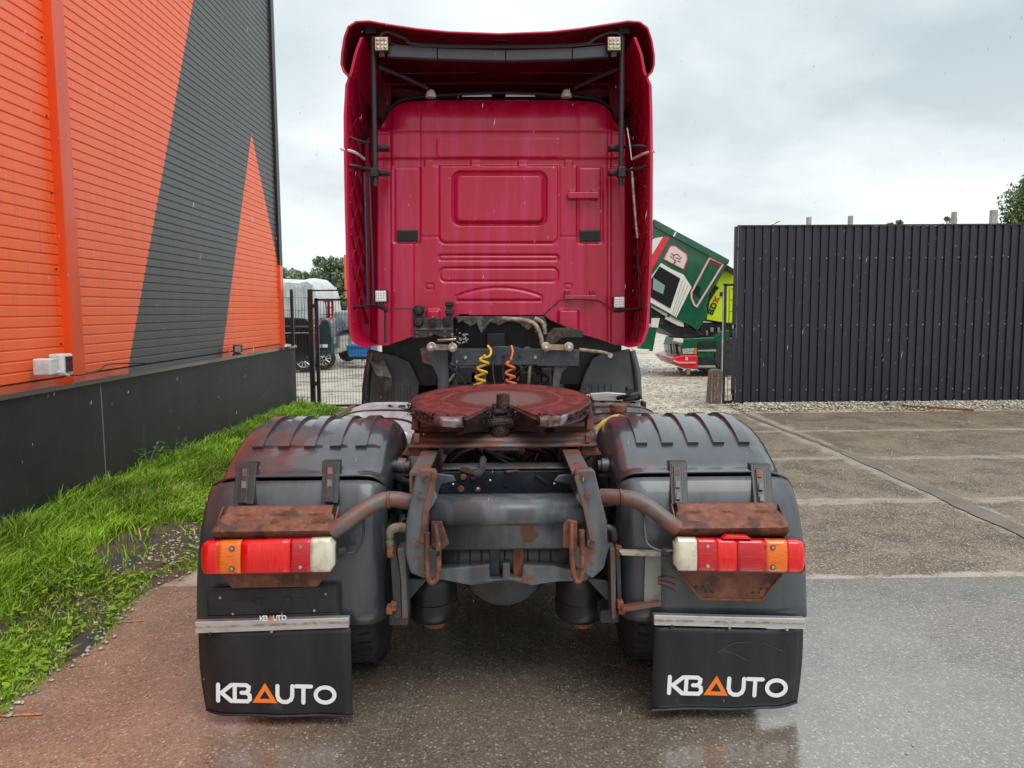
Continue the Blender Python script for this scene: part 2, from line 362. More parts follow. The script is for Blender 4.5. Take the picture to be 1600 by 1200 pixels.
# smooth sealing strip over the long joint
P = []; k = 60
for sgn in (1, -1):
    for i in (range(k + 1) if sgn > 0 else range(k, -1, -1)):
        y = 3.0 + 9.8 * i / k
        wd_ = .10 * (1 - .5 * abs(i / k - .35)) if y < 9.2 else .035
        P.append((JX + .02 + sgn * (wd_ + rnd.uniform(-.016, .016)) + .05 * math.sin(y * .9), y, .0055))
o = MB().add(P, [tuple(range(len(P)))]).build('joint_sealing_strip', mat('smooth_grey_sealant', (.17, .14, .105), (.13, .105, .08), 3, rough=.5), yard)
# a pebble helper: a few base shapes merged many times
def pebbles(name, pts, size, m, parent=None, flat=.6):
    bv = np.array([(0, 0, 1), (.9, 0, .2), (.3, .85, .25), (-.75, .5, .2), (-.7, -.55, .25), (.3, -.85, .2), (0, 0, -.5)])
    bf = np.array([(0, 1, 2), (0, 2, 3), (0, 3, 4), (0, 4, 5), (0, 5, 1), (6, 2, 1), (6, 3, 2), (6, 4, 3), (6, 5, 4), (6, 1, 5)])
    n = len(pts); V = np.empty((n, 7, 3)); an = rng.uniform(0, 6.28, n); s = size * rng.uniform(.5, 1.3, n)
    j = bv[None] + rng.uniform(-.18, .18, (n, 7, 3)); sx = s * rng.uniform(.7, 1.4, n)
    x = j[:, :, 0] * sx[:, None]; y = j[:, :, 1] * s[:, None]
    V[:, :, 0] = x * np.cos(an)[:, None] - y * np.sin(an)[:, None] + pts[:, 0:1]; V[:, :, 1] = x * np.sin(an)[:, None] + y * np.cos(an)[:, None] + pts[:, 1:2]
    V[:, :, 2] = j[:, :, 2] * (s * flat)[:, None] + pts[:, 2:3]
    Fc = (bf[None] + 7 * np.arange(n)[:, None, None]).reshape(-1, 3)
    ti = rng.uniform(.55, 1.15, (n, 1)) * np.array([[1, .97, .9]]); o = tinted(name, V.reshape(-1, 3), Fc, ti, m, 7)
    if parent: attach(o, parent)
    return o
PEB = mat('limestone_pebbles', (.52, .48, .40), rough=.6, attr='tint')
n = 5200; pt = np.stack([rng.uniform(4.1, 14.5, n), 12.93 + rng.beta(1.6, 1.2, n) * 1.15, rng.uniform(-.02, .03, n)], 1)
o = pebbles('gravel_strip', pt, .032, PEB); setting(o, 'stuff', 'strip of pale limestone gravel along the foot of the dark metal fence')
n = 7000; yy = 13 + rng.random(n) ** 1.5 * 14; pt = np.stack([rng.uniform(-.3, 1, n) * yy * .33, yy, np.full(n, -.03)], 1)
o = pebbles('gravel', pt, .03, PEB); setting(o, 'stuff', 'loose pale gravel beyond the concrete yard')

# ================================================================== VERGE AND GRASS
XW = -3.52                                        # face of the plinth
def hn(x, y): return .5 * (math.sin(x * 3.1 + y * 1.7) + math.sin(y * 2.9 - x * 1.3 + 1.2))
def edge_x(y): return -2.13 + .07 * np.sin(y * 2.3 + .6) + .05 * np.sin(y * 5.1) - .10 * np.clip(4.4 - y, 0, 2)
def verge_z(x, y):
    t = np.clip((edge_x(y) - x) / 1.35, 0, 1); return .004 + .17 * t * t * (3 - 2 * t) * np.clip(1.25 - y / 16, .4, 1) + .012 * np.sin(x * 9 + y * 4) * t
ys = np.linspace(1.2, 13.4, 90); rows = []
for y in ys:
    e = float(edge_x(y)) + .04
    rows.append([(e + (XW - .05 - e) * i / 18, y, float(verge_z(e + (XW - .05 - e) * i / 18, y)) - (.03 if i == 0 else 0)) for i in range(19)])
o = MB().grid(rows).build('verge_soil', SOIL, smooth=60); setting(o)
def blades(name, n, xf, dens, h0, h1, m, wid=.0035, lean=.45):
    y = 2.0 + rng.random(n) ** 1.5 * 11.3; e = edge_x(y); u = rng.random(n); x = e + (XW + .01 - e) * u
    keep = rng.random(n) < dens(x, y, u); x, y, u = x[keep], y[keep], u[keep]; n = len(x)
    clump = .5 + .5 * np.sin(x * 11 + y * 3) * np.sin(y * 7.3 - x * 5)
    h = (h0 + (h1 - h0) * u ** 1.3) * rng.uniform(.45, 1.25, n) * (.7 + .5 * clump)
    a = rng.uniform(0, 6.283, n); le = h * lean * rng.uniform(.1, 1.7, n) ** 1.3; dx, dy = np.cos(a), np.sin(a); w = wid * rng.uniform(.6, 1.4, n) * (1 + y * .10)
    b = rng.uniform(0, 6.283, n); wx, wy = np.cos(b) * w, np.sin(b) * w * .5
    z = verge_z(x, y) - .01
    V = np.empty((n, 7, 3))
    for i, (t, ww) in enumerate(((0, 1), (.4, .95), (.75, .65))):
        px = x + dx * le * t * t; py = y + dy * le * t * t; pz = z + h * t * (1 - .18 * t)
        V[:, 2 * i] = np.stack([px - wx * ww, py - wy * ww, pz], 1); V[:, 2 * i + 1] = np.stack([px + wx * ww, py + wy * ww, pz], 1)
    V[:, 6] = np.stack([x + dx * le * 1.25, y + dy * le * 1.25, z + h * .84], 1)
    base = 7 * np.arange(n)[:, None]
    q = np.concatenate([base + np.array([[0, 1, 3, 2]]), base + np.array([[2, 3, 5, 4]]), base + np.array([[4, 5, 6, 6]])], 0)
    tri = np.concatenate([base + np.array([[0, 1, 3]]), base + np.array([[0, 3, 2]]), base + np.array([[2, 3, 5]]), base + np.array([[2, 5, 4]]), base + np.array([[4, 5, 6]])], 0)
    c = rng.random((n, 1)); ti = np.array([[.55, .72, .6]]) * (1 - c) + np.array([[1.35, 1.12, 1.0]]) * c
    ti = ti * (.8 + .35 * np.sin(x * 4.1 + y * 1.3) * np.sin(y * 2.7 - x * 2))[:, None]; dry = rng.random(n) < .05; ti[dry] = (1.9, .95, 4.5)
    return tinted(name, V.reshape(-1, 3), tri, ti, m, 7)
def dens(x, y, u):
    d = np.where(u < .12, .55 * (.5 + .5 * np.sin(y * 6.3 + x * 9)), 1.0)
    bare = ((x + 2.55) / .34) ** 2 + ((y - 5.55) / .62) ** 2; d = np.where(bare < 1, .05, d)
    bare2 = ((x + 2.62) / .3) ** 2 + ((y - 4.2) / .38) ** 2; d = np.where(bare2 < 1, .28, d)
    bare3 = ((x + 2.25) / .25) ** 2 + ((y - 6.7) / .7) ** 2; d = np.where(bare3 < 1, .2, d)
    return d * (1 - .45 * (np.sin(x * 7 + y * 2.1) * np.sin(y * 3.7) > .55))
o = blades('grass', 170000, None, dens, .04, .23, GRASS, .003, .5); setting(o, 'stuff', 'lush wet green grass growing along the dark plinth')
# low broad leaves (clover, dandelion) in the grass
n = 9000; y = 2.2 + rng.random(n) ** 1.3 * 8; e = edge_x(y); u = rng.random(n) ** 1.2; x = e + (XW + .05 - e) * u
keep = rng.random(n) < dens(x, y, u) * .9; x, y, u = x[keep], y[keep], u[keep]; n = len(x)
z = verge_z(x, y) + rng.uniform(.01, .07, n); a = rng.uniform(0, 6.283, n); s = rng.uniform(.008, .024, n); ln = s * rng.uniform(1, 2.4, n)
V = np.empty((n, 5, 3)); dx, dy = np.cos(a), np.sin(a); tl = rng.uniform(-.1, .7, n)
for i, (p, q) in enumerate(((0, 0), (.5, .5), (1, 0), (.5, -.5))):
    V[:, i] = np.stack([x + dx * ln * p * 1.5 - dy * s * q * 1.4, y + dy * ln * p * 1.5 + dx * s * q * 1.4, z + ln * p * tl], 1)
V[:, 4] = V[:, 0]
base = 5 * np.arange(n)[:, None]; tri = np.concatenate([base + np.array([[0, 1, 2]]), base + np.array([[0, 2, 3]])], 0)
c = rng.random((n, 1)); o = tinted('clover_leaves', V.reshape(-1, 3), tri, np.array([[.5, .6, .8]]) * (1 - c) + np.array([[1.1, .95, 1.1]]) * c, GRASS, 5)
setting(o, 'stuff', 'clover and dandelion leaves low in the grass')
n = 900; y = 2.3 + rng.random(n) * 5; x = edge_x(y) - rng.random(n) * .55 + .05; pt = np.stack([x, y, verge_z(x, y) + .002], 1)
o = pebbles('verge_pebbles', pt, .014, PEB); setting(o, 'stuff', 'small stones scattered on the bare edge of the verge')
n = 260; y = 2.6 + rng.random(n) * 4; x = rng.uniform(-2.1, 2.3, n); pt = np.stack([x, y, np.full(n, .002)], 1)
o = pebbles('grit', pt, .005, PEB); setting(o, 'stuff', 'fine grit scattered on the wet concrete')
def weed(px, py, s):
    p = WX(px, py, XW + .12); rt = thing('leafy_weed', (p.x, p.y, float(verge_z(p.x, p.y))), '', 'weed', 'leafy weeds against the plinth')
    b = MB(); st = MB()
    for k in range(7):
        a = rnd.uniform(0, 6.28); h = p.z - rt.location.z + rnd.uniform(-.06, .03); tip = Vector((p.x + math.cos(a) * .12 * s, p.y + math.sin(a) * .12 * s, rt.location.z + h))
        st.tube([(p.x, p.y, rt.location.z), (p.x + math.cos(a) * .03, p.y + math.sin(a) * .03, rt.location.z + h * .6), tip], .002, 4)
        for j in range(7):
            aa = a + rnd.uniform(-1.6, 1.6); q = Vector((math.cos(aa), math.sin(aa), rnd.uniform(-.3, .5))) * rnd.uniform(.03, .07) * s; w = Vector((-math.sin(aa), math.cos(aa), 0)) * .011 * s
            c = tip * (1 - j * .08) + Vector((p.x, p.y, tip.z)) * (j * .08) - Vector((0, 0, j * .02)); b.add([c, c + q * .5 + w, c + q, c + q * .5 - w], [(0, 1, 2, 3)])
    st.build('stem', LEAFP, rt); b.build('leaves', LEAFP, rt)
    return rt
LEAFP = mat('weed_leaf', (.10, .21, .02), (.06, .14, .02), 12, rough=.5)
w1 = weed(228, 700, 1.1); w1['label'] = 'leafy green weed standing above the grass near the plinth joint'
w2 = weed(270, 690, 1.2); w2['label'] = 'broad leafy weed by the plinth, closer to the truck fender'
for k, (px, py) in enumerate(((219, 806), (236, 807))):
    p = WZ(px, py, .1); d = thing('clover_flower', (p.x, p.y, .05), ['small white clover flower in the grass, the one nearer the plinth', 'small white clover flower in the grass, the one nearer the truck'][k], 'flower', 'white clover flowers')
    MB().tube([(p.x, p.y, .03), (p.x, p.y, .1)], .002, 4).build('stem', LEAFP, d)
    b = MB()
    for j in range(26):
        a = rnd.uniform(0, 6.28); e_ = rnd.uniform(-.2, 1.5); q = Vector((math.cos(a) * math.cos(e_), math.sin(a) * math.cos(e_), math.sin(e_))); w = q.cross(Vector((0, 0, 1.01))).normalized() * .003
        c = Vector((p.x, p.y, .1)); b.add([c, c + q * .009 + w, c + q * .015, c + q * .009 - w], [(0, 1, 2, 3)])
    b.build('petals', WHITE, d)
SPRAY = mat('orange_marking_paint', (.75, .25, .05), (.3, .17, .1), 60, .4, .6, rough=.5)
for a, b_, c, lb in (((182, 972), (226, 969), .012, 'short orange paint dash on the concrete by the grass edge'), ((-4, 1119), (66, 1115), .011, 'orange and yellow paint line near the bottom left of the concrete')):
    p, q = WZ(*a, .005), WZ(*b_, .005); pts = []
    for i in range(13): pts.append((p.x + (q.x - p.x) * i / 12, p.y + (q.y - p.y) * i / 12 + c * rnd.uniform(.4, 1)))
    for i in range(12, -1, -1): pts.append((p.x + (q.x - p.x) * i / 12, p.y + (q.y - p.y) * i / 12 - c * rnd.uniform(.4, 1)))
    o = MB().add([(x, y, .0052) for x, y in pts], [tuple(range(len(pts)))]).build('paint_mark', SPRAY); tag(o, lb, 'paint mark')

# ================================================================== WAREHOUSE
XP = -3.72
wh = thing('warehouse', (-5, 13.1, 0), 'long metal-clad warehouse wall in orange and dark grey above a black plinth', 'building')
def clad_mat():
    m = bpy.data.materials.new('orange_and_grey_cladding'); m.use_nodes = True; t = m.node_tree; b = t.nodes['Principled BSDF']; n = t.nodes.new; l = t.links.new
    co = n('ShaderNodeTexCoord')
    def M(op, a, c):
        x = n('ShaderNodeMath'); x.operation = op
        for i, v in enumerate((a, c)):
            if isinstance(v, (int, float)): x.inputs[i].default_value = v
            else: l(v, x.inputs[i])
        return x.outputs[0]
    def half(p, q, ref):                          # 1 on the side of line p-q where ref lies (wall plane y, z)
        a, c_ = WX(*p, XP), WX(*q, XP); r = WX(*ref, XP); nx, nz = -(c_.z - a.z), (c_.y - a.y); d = -(nx * a.y + nz * a.z)
        if nx * r.y + nz * r.z + d < 0: nx, nz, d = -nx, -nz, -d
        v = n('ShaderNodeVectorMath'); v.operation = 'DOT_PRODUCT'; l(co.outputs['Object'], v.inputs[0]); v.inputs[1].default_value = (0, nx, nz)
        return M('GREATER_THAN', v.outputs['Value'], -d)
    band = half((290, 60), (205, 540), (330, 300))
    tri = M('MULTIPLY', half((392, 208), (348, 540), (400, 400)), half((392, 208), (430, 396), (390, 400)))
    dk = M('MULTIPLY', band, M('SUBTRACT', 1, tri))
    nz_ = n('ShaderNodeTexNoise'); nz_.inputs['Scale'].default_value = 9; mp = n('ShaderNodeMapping'); mp.inputs['Scale'].default_value = (1, 1, .12); l(co.outputs['Object'], mp.inputs[0]); l(mp.outputs[0], nz_.inputs['Vector']); nz_.inputs['Detail'].default_value = 6
    x1 = n('ShaderNodeMix'); x1.data_type = 'RGBA'; l(nz_.outputs['Fac'], x1.inputs[0]); x1.inputs[6].default_value = (.93, .105, .008, 1); x1.inputs[7].default_value = (.96, .145, .020, 1)
    x2 = n('ShaderNodeMix'); x2.data_type = 'RGBA'; l(nz_.outputs['Fac'], x2.inputs[0]); x2.inputs[6].default_value = (.022, .026, .027, 1); x2.inputs[7].default_value = (.045, .052, .054, 1)
    x = n('ShaderNodeMix'); x.data_type = 'RGBA'; l(dk, x.inputs[0]); l(x1.outputs[2], x.inputs[6]); l(x2.outputs[2], x.inputs[7])
    m3 = n('ShaderNodeMapping'); m3.inputs['Scale'].default_value = (1, 1, .03); l(co.outputs['Object'], m3.inputs[0]); n3 = n('ShaderNodeTexNoise'); n3.inputs['Scale'].default_value = 42; n3.inputs['Detail'].default_value = 3; l(m3.outputs[0], n3.inputs['Vector'])
    n4 = n('ShaderNodeTexNoise'); n4.inputs['Scale'].default_value = .9; n4.inputs['Detail'].default_value = 4; l(co.outputs['Object'], n4.inputs['Vector'])
    r3 = n('ShaderNodeMapRange'); l(n3.outputs['Fac'], r3.inputs[0]); r3.inputs[1].default_value = .54; r3.inputs[2].default_value = .66
    r4 = n('ShaderNodeMapRange'); l(n4.outputs['Fac'], r4.inputs[0]); r4.inputs[1].default_value = .40; r4.inputs[2].default_value = .62
    st = M('MULTIPLY', M('MULTIPLY', r3.outputs[0], r4.outputs[0]), .22)
    xs = n('ShaderNodeMix'); xs.data_type = 'RGBA'; l(st, xs.inputs[0]); l(x.outputs[2], xs.inputs[6]); xs.inputs[7].default_value = (.16, .035, .02, 1); l(xs.outputs[2], b.inputs['Base Color'])
    b.inputs['Roughness'].default_value = .45; b.inputs['IOR'].default_value = 1.95
    bp = n('ShaderNodeBump'); bp.inputs['Strength'].default_value = .12; bp.inputs['Distance'].default_value = .01; l(nz_.outputs['Fac'], bp.inputs['Height']); l(bp.outputs[0], b.inputs['Normal'])
    return m
CLAD = clad_mat(); PITCH = .085
def clad_panel(y0, y1, z0, nr):
    prof = []
    for i in range(nr):
        z = z0 + i * PITCH
        prof += [(0, z), (.010, z + .006), (.010, z + PITCH - .014), (0, z + PITCH - .004)]
    prof.append((0, z0 + nr * PITCH - .001))
    v = [(XP + a, y0, z) for a, z in prof] + [(XP + a, y1, z) for a, z in prof]; k = len(prof)
    return MB().add(v, [(i, i + k, i + k + 1, i + 1) for i in range(k - 1)]).build('cladding_panel', CLAD, wh)
BAYS = [(-1.5, 3.15), (3.35, 6.56), (6.74, 12.98)]
for z in range(9):
    for y0, y1 in BAYS: clad_panel(y0, y1, 1.22 + z * 12 * PITCH, 12)
ztop = 1.22 + 9 * 12 * PITCH
MB().box(-30, XP - .012, -1.5, 13.0, 0, ztop).build('wall_core', BLACK, wh)
MB().box(-30.2, XP + .06, -1.6, 13.12, ztop, ztop + .12).build('roof_edge', BLKMET, wh)
for y0, y1 in ((3.15, 3.35), (6.56, 6.74)):
    MB().box(XP - .01, XP + .085, y0, y1, 1.2, ztop).build('vertical_flashing', ORANGE, wh, bevel=.004)
zc = WX(441, 416, XP).z
MB().box(XP - .01, XP + .05, 12.93, 13.09, zc, ztop).build('corner_flashing', BLKMET, wh, bevel=.004)
MB().box(XP - .01, XP + .05, 12.93, 13.09, 1.2, zc - .002).build('corner_flashing', ORANGE, wh, bevel=.004)
MB().box(XP - .3, XP + .035, 13.092, 13.15, 1.2, ztop).build('corner_trim', GREYC, wh, bevel=.004)
b = MB()
for k in range(46):
    y0, z0 = (12.86, 1.5 + k * .17); b.lathe([(0, .009), (.006, .008)], (XP + .011, y0, z0), 'x', 6)
b.build('screws', BLKMET, wh)['kind'] = 'stuff'
for y_ in (6.52, 6.78, 12.86):
    for k in range(9): MB().lathe([(0, .010), (.008, .008)], (XP + .01, y_, 1.5 + k * .62), 'x', 6).build('screw', BLKMET, wh)
PLINTH = mat('black_plinth_render', (.013, .014, .016), (.023, .024, .027), 3, .3, .7, rough=.55, bump=.3, bscale=25, c3=(.05, .05, .052), s3=12, lo3=.6, hi3=.75, st3=(1, 1, .2), bdist=.003)
yj = WX(160, 640, XW).y
MB().box(-8, XW, -1.5, yj - .012, -.1, 1.165).build('plinth_panel', PLINTH, wh)
MB().box(-8, XW, yj + .012, 13.12, -.1, 1.165).build('plinth_panel', PLINTH, wh)
MB().box(-8, XW - .004, yj - .012, yj + .012, -.1, 1.165).build('joint_filler', mat('pale_joint_mortar', (.25, .25, .24), rough=.8), wh)
LEDG = mat('wet_black_flashing', (.02, .021, .023), (.05, .03, .025), 8, rough=.12, coat=.6)
o = MB().add([(XP - .02, -1.5, 1.222), (XP - .02, 13.14, 1.222), (XW + .03, 13.14, 1.188), (XW + .03, -1.5, 1.188), (XW + .03, 13.14, 1.15), (XW + .03, -1.5, 1.15)], [(0, 3, 2, 1), (3, 5, 4, 2)]).build('ledge_flashing', LEDG, wh)
# wall lamps
p = WX(82, 570, XW - .06)
wl = thing('wall_floodlight', tuple(p), 'white boxy floodlight with cable on the ledge of the orange wall', 'floodlight')
x, y, z = p
MB().box(x - .08, x + .06, y - .13, y - .02, z - .075, z + .055).build('junction_box', WBOX, wl, bevel=.01)
MB().box(x - .02, x + .10, y - .02, y + .12, z - .09, z + .085).build('housing', WBOX, wl, bevel=.014)
MB().box(x + .095, x + .108, y + .005, y + .10, z - .06, z + .065).build('glass_pane', GLASSD, wl, bevel=.003)
MB().tube([(x + .03, y - .03, z - .05), (x + .1, y - .045, z - .06), (x + .12, y + .01, z - .09)], .008, 6).build('mounting_bracket', WBOX, wl)
MB().tube(curve([(x, y + .08, z - .08), (x + .06, y + .25, z - .105), (x + .05, y + .6, z - .09), (x - .1, y + 1.1, z - .07), (x + .04, y + 1.5, z - .09)]), .007, 6).build('cable', BLACK, wl)
p = WX(369, 545, XW - .08); x, y, z = p
wl = thing('ledge_floodlight', tuple(p), 'small black floodlight on the ledge by the far end of the orange wall', 'floodlight')
MB().box(x - .03, x + .05, y - .05, y + .12, z - .05, z + .05).build('housing', BLKMET, wl, bevel=.008)
MB().box(x + .0, x + .075, y - .058, y - .052, z - .038, z + .038).build('glass_pane', mat('lamp_glass_grey', (.3, .3, .3), rough=.1), wl)
MB().box(x - .02, x + .02, y - .01, y + .05, z - .07, z - .05).build('bracket', WBOX, wl)

# ================================================================== DARK METAL FENCE
YF = 14.0
SHEET = mat('anthracite_sheet', (.013, .014, .027), (.020, .021, .035), 2.5, .3, .7, rough=.42, bump=.1, bscale=12, stretch=(1, 1, .2))
fz = W(1152, 354, YF).z; fx = W(1151, 500, YF).x
fence = thing('corrugated_fence', (fx, YF, 0), 'tall dark anthracite fence of corrugated metal sheets behind the yard', 'fence')
def sheet_mesh(npit):
    P = []; x = 0
    for i in range(npit * 2):
        P += [(x, 0), (x + .072, 0), (x + .082, .030), (x + .139, .030), (x + .151, 0)]; x += .151
    return P
P = sheet_mesh(4); k = len(P)
v = [(a, c, z) for z in (.03, fz) for a, c in P]
sh0 = None
for i in range(9):
    if sh0 is None:
        sh0 = MB().add([(fx + a, YF + c, z) for a, c, z in v], [(j, j + 1, j + 1 + k, j + k) for j in range(k - 1)]).build('fence_sheet', SHEET, fence, solid=.002)
    else:
        o = sh0.copy(); sc.collection.objects.link(o); o.location = (i * 1.206, rnd.uniform(-.003, .003) + .0022 * (i % 2), rnd.uniform(-.004, .004))
    scr = None
sm = None
for zz_ in (W(1180, 404, YF).z, W(1180, 509, YF).z, W(1180, 610, YF).z):
    for i in range(34):
        if sm is None: s_ = MB().lathe([(0, .013), (-.008, .010)], (fx + .110, YF + .028, zz_), 'y', 6).build('screw', STEEL, fence); sm = s_; z0_ = zz_
        else: s_ = sm.copy(); sc.collection.objects.link(s_); s_.location = (i * .302 + (0), 0, zz_ - z0_)
MB().box(fx - .01, fx + 10.9, YF - .012, YF + .05, fz, fz + .025).build('top_trim', SHEET, fence)
MB().box(fx - .06, fx - .005, YF - .01, YF + .06, 0, fz).build('end_trim', SHEET, fence)
for i in range(5): MB().box(fx + .1 + i * 2.4, fx + .18 + i * 2.4, YF + .06, YF + .14, 0, fz - .1).build('post', BLKMET, fence)
for zz_ in (.5, 1.7, 2.8): MB().box(fx, fx + 10.8, YF + .042, YF + .06, zz_, zz_ + .06).build('rail', BLKMET, fence)
GPOST = mat('pale_timber_post', (.42, .42, .38), (.32, .32, .28), 10, rough=.8)
for k, (px, py, lb) in enumerate(((1264, 339, 'pale post top rising behind the fence, leftmost of the row'), (1329, 337, 'pale post top behind the fence, second from the left'), (1491, 331, 'pale post top behind the fence beside a small bush'), (1553, 328, 'broad pale post top behind the fence in front of the birch'))):
    p = W(px, py, 16.5); wd_ = .04 if k < 3 else .065
    o = MB().box(p.x - wd_, p.x + wd_, 16.45, 16.55, 0, p.z).build('timber_post', GPOST, bevel=.01); tag(o, lb, 'post', 'pale posts behind the fence')
p, q = W(1202, 352, 15.5), W(1218, 345, 15.5)
o = MB().tube([(p.x - .3, 15.5, p.z - .15), tuple(q)], .02, 6).build('leaning_pipe', STEEL); tag(o, 'thin pipe leaning just above the fence top near its left end', 'pipe')
# debris at the fence foot
BRK = mat('old_brick', (.20, .11, .08), (.3, .27, .24), 12, rough=.8)
p = WZ(1398, 636); o = MB().box(p.x - .16, p.x + .12, p.y - .06, p.y + .08, 0, .085).build('brick_block', BRK, bevel=.008); o.rotation_euler.z = 0; tag(o, 'brown brick block lying at the foot of the dark fence', 'brick')
p, q = WZ(1412, 638), WZ(1518, 642); o = MB().add([(p.x, p.y + .05, .06), (q.x, q.y + .02, .03), (q.x, q.y - .06, .03), (p.x, p.y - .04, .06), (p.x, p.y + .05, .03), (q.x, q.y + .02, 0), (q.x, q.y - .06, 0), (p.x, p.y - .04, .03)], [(0, 3, 2, 1), (3, 7, 6, 2), (4, 5, 6, 7), (0, 1, 5, 4), (1, 2, 6, 5), (0, 4, 7, 3)]).build('rusty_plank', RUST); tag(o, 'thin rusty plank lying on the gravel beside the brown brick block', 'plank')
STONE = mat('pale_green_stone', (.35, .42, .36), (.45, .44, .4), 9, rough=.7)
for k, (px, lb) in enumerate(((1187, 'pale rubble stone at the left end of the fence foot'), (1203, 'flat greenish rubble stone at the fence foot'), (1222, 'rounded rubble stone at the fence foot, right of the greenish one'))):
    p = WZ(px, 637); b = MB(); b.lathe([(-.05, .02), (-.02, .06), (.02, .07), (.05, .03)], (p.x, p.y, .03), 'z', 7)
    b.v = [(x + rnd.uniform(-.02, .02), y + rnd.uniform(-.02, .02), max(0, z)) for x, y, z in b.v]
    o = b.build('rubble_stone', STONE); tag(o, lb, 'stone', 'rubble stones at the fence foot')

# ================================================================== TREES
def leaves(name, clusters, size, m, parent=None, seed=1, per=260):
    """clusters: (x, y, z, rx, ry, rz)"""
    g_ = np.random.default_rng(seed); Vs = []; Ts = []
    for (x, y, z, rx, ry, rz) in clusters:
        n = per; d = g_.normal(size=(n, 3)); d /= np.linalg.norm(d, axis=1)[:, None]; rr = g_.random(n)[:, None] ** .45
        c = np.array([[x, y, z]]) + d * rr * np.array([[rx, ry, rz]])
        a = g_.normal(size=(n, 3)); a /= np.linalg.norm(a, axis=1)[:, None]; b = np.cross(a, g_.normal(size=(n, 3))); b /= np.linalg.norm(b, axis=1)[:, None]
        s = size * g_.uniform(.5, 1.4, (n, 1)); V = np.stack([c - a * s, c + b * s * .45, c + a * s, c - b * s * .45], 1); Vs.append(V.reshape(-1, 3))
        base = g_.uniform(.7, 1.3); Ts.append(base * g_.uniform(.7, 1.35, (n, 1)) * np.array([[1, 1, .9]]))
    V = np.concatenate(Vs); T = np.concatenate(Ts); n = len(T); Fc = 4 * np.arange(n)[:, None] + np.array([[0, 1, 2, 3]])
    o = tinted(name, V, Fc, T, m, 4)
    if parent is not None: attach(o, parent)
    return o
def tree(name, x, y, h, r, lb, cat='tree', seed=1, n=46, size=.06, group=None, per=260, droop=False):
    t = thing(name, (x, y, 0), lb, cat, group); q = random.Random(seed)
    tr = MB().tube([(x, y, 0), (x + .1, y, h * .4), (x - .05, y, h * .75), (x + .05, y, h * .97)], [h * .022, h * .016, h * .009, .015], 8)
    cl = []
    for k in range(n):
        zf = q.uniform(.22, 1); a = q.uniform(0, 6.283); rr = r * math.sin(math.pi * min(1, (zf - .12) / .95)) ** .7 * q.uniform(.35, 1.0)
        cx, cy, cz = x + math.cos(a) * rr, y + math.sin(a) * rr, h * zf
        s = r * q.uniform(.16, .30); cl.append((cx, cy, cz, s, s, s * (1.5 if droop else .8)))
        if k % 2 == 0: tr.tube([(x, y, cz * .82), ((x + cx) / 2, (y + cy) / 2, cz * .93), (cx, cy, cz)], [.05, .03, .012], 5)
    tr.build('trunk', BARK, t); leaves('crown', cl, size, LEAF, t, seed, per); return t
p = W(1600, 330, 26); tree('birch_tree', p.x + 1.25, 26, W(1590, 262, 26).z, 2.0, 'leafy green birch rising behind the right end of the dark fence', seed=3, n=90, size=.085, per=330, droop=True)
p = W(1398, 345, 24); tree('young_tree', p.x, 24, W(1398, 337, 24).z, .42, 'tip of a young tree just above the middle of the fence', seed=4, n=24, size=.06, per=70)
p = W(1481, 345, 24); tree('young_tree', p.x, 24, W(1481, 333, 24).z, .5, 'tip of a young tree beside the third pale post', seed=5, n=24, size=.06, per=70)
cl = []; q = random.Random(11)
def crowns(x0, x1, Y, step, zlo, zhi, r, dens_):
    x = x0
    while x < x1:
        h = zlo + (zhi - zlo) * (.5 + .5 * math.sin(x * .31 + 1.1) * math.cos(x * .13)) * q.uniform(.85, 1.1); rr = r * q.uniform(.7, 1.2)
        for k in range(dens_):
            t = q.random() ** .8; w = rr * (1 - t) ** .6 + .25
            cl.append((x + q.uniform(-w, w), Y + q.uniform(-2, 2), h * (.1 + .88 * t), rr * .42, 1.0, rr * .36))
        x += step * q.uniform(.6, 1.3)
crowns(-60, -27, 95, 1.3, 6.6, 7.4, 1.9, 20); crowns(-27, -21.5, 95, .9, 5.6, 7.0, 1.6, 26); crowns(-21.5, -10, 95, .9, 8.0, 9.0, 1.8, 36); crowns(-10, 90, 110, 3.0, 4.2, 5.4, 2.8, 16)
o = leaves('treeline', cl, .24, LEAFF, None, 9, 90); setting(o, 'stuff', 'distant mixed wood beyond the yard')
# ================================================================== TRUCK
AX, AZ, TR = 3.83, .53, .53                       # rear axle
truck = thing('tractor_unit', (0, AX, 0), 'crimson high-cab tractor unit with ribbed grey rear fenders and a rusty fifth wheel', 'truck')
T = truck
def sd_rr(X, Y, a, b, c, d, r):                  # signed distance to a rounded rectangle (pixels)
    cx, cy, hx, hy = (a + c) / 2, (b + d) / 2, (c - a) / 2 - r, (d - b) / 2 - r
    qx, qy = np.abs(X - cx) - hx, np.abs(Y - cy) - hy
    return np.hypot(np.maximum(qx, 0), np.maximum(qy, 0)) + np.minimum(np.maximum(qx, qy), 0) - r
YC = 6.62
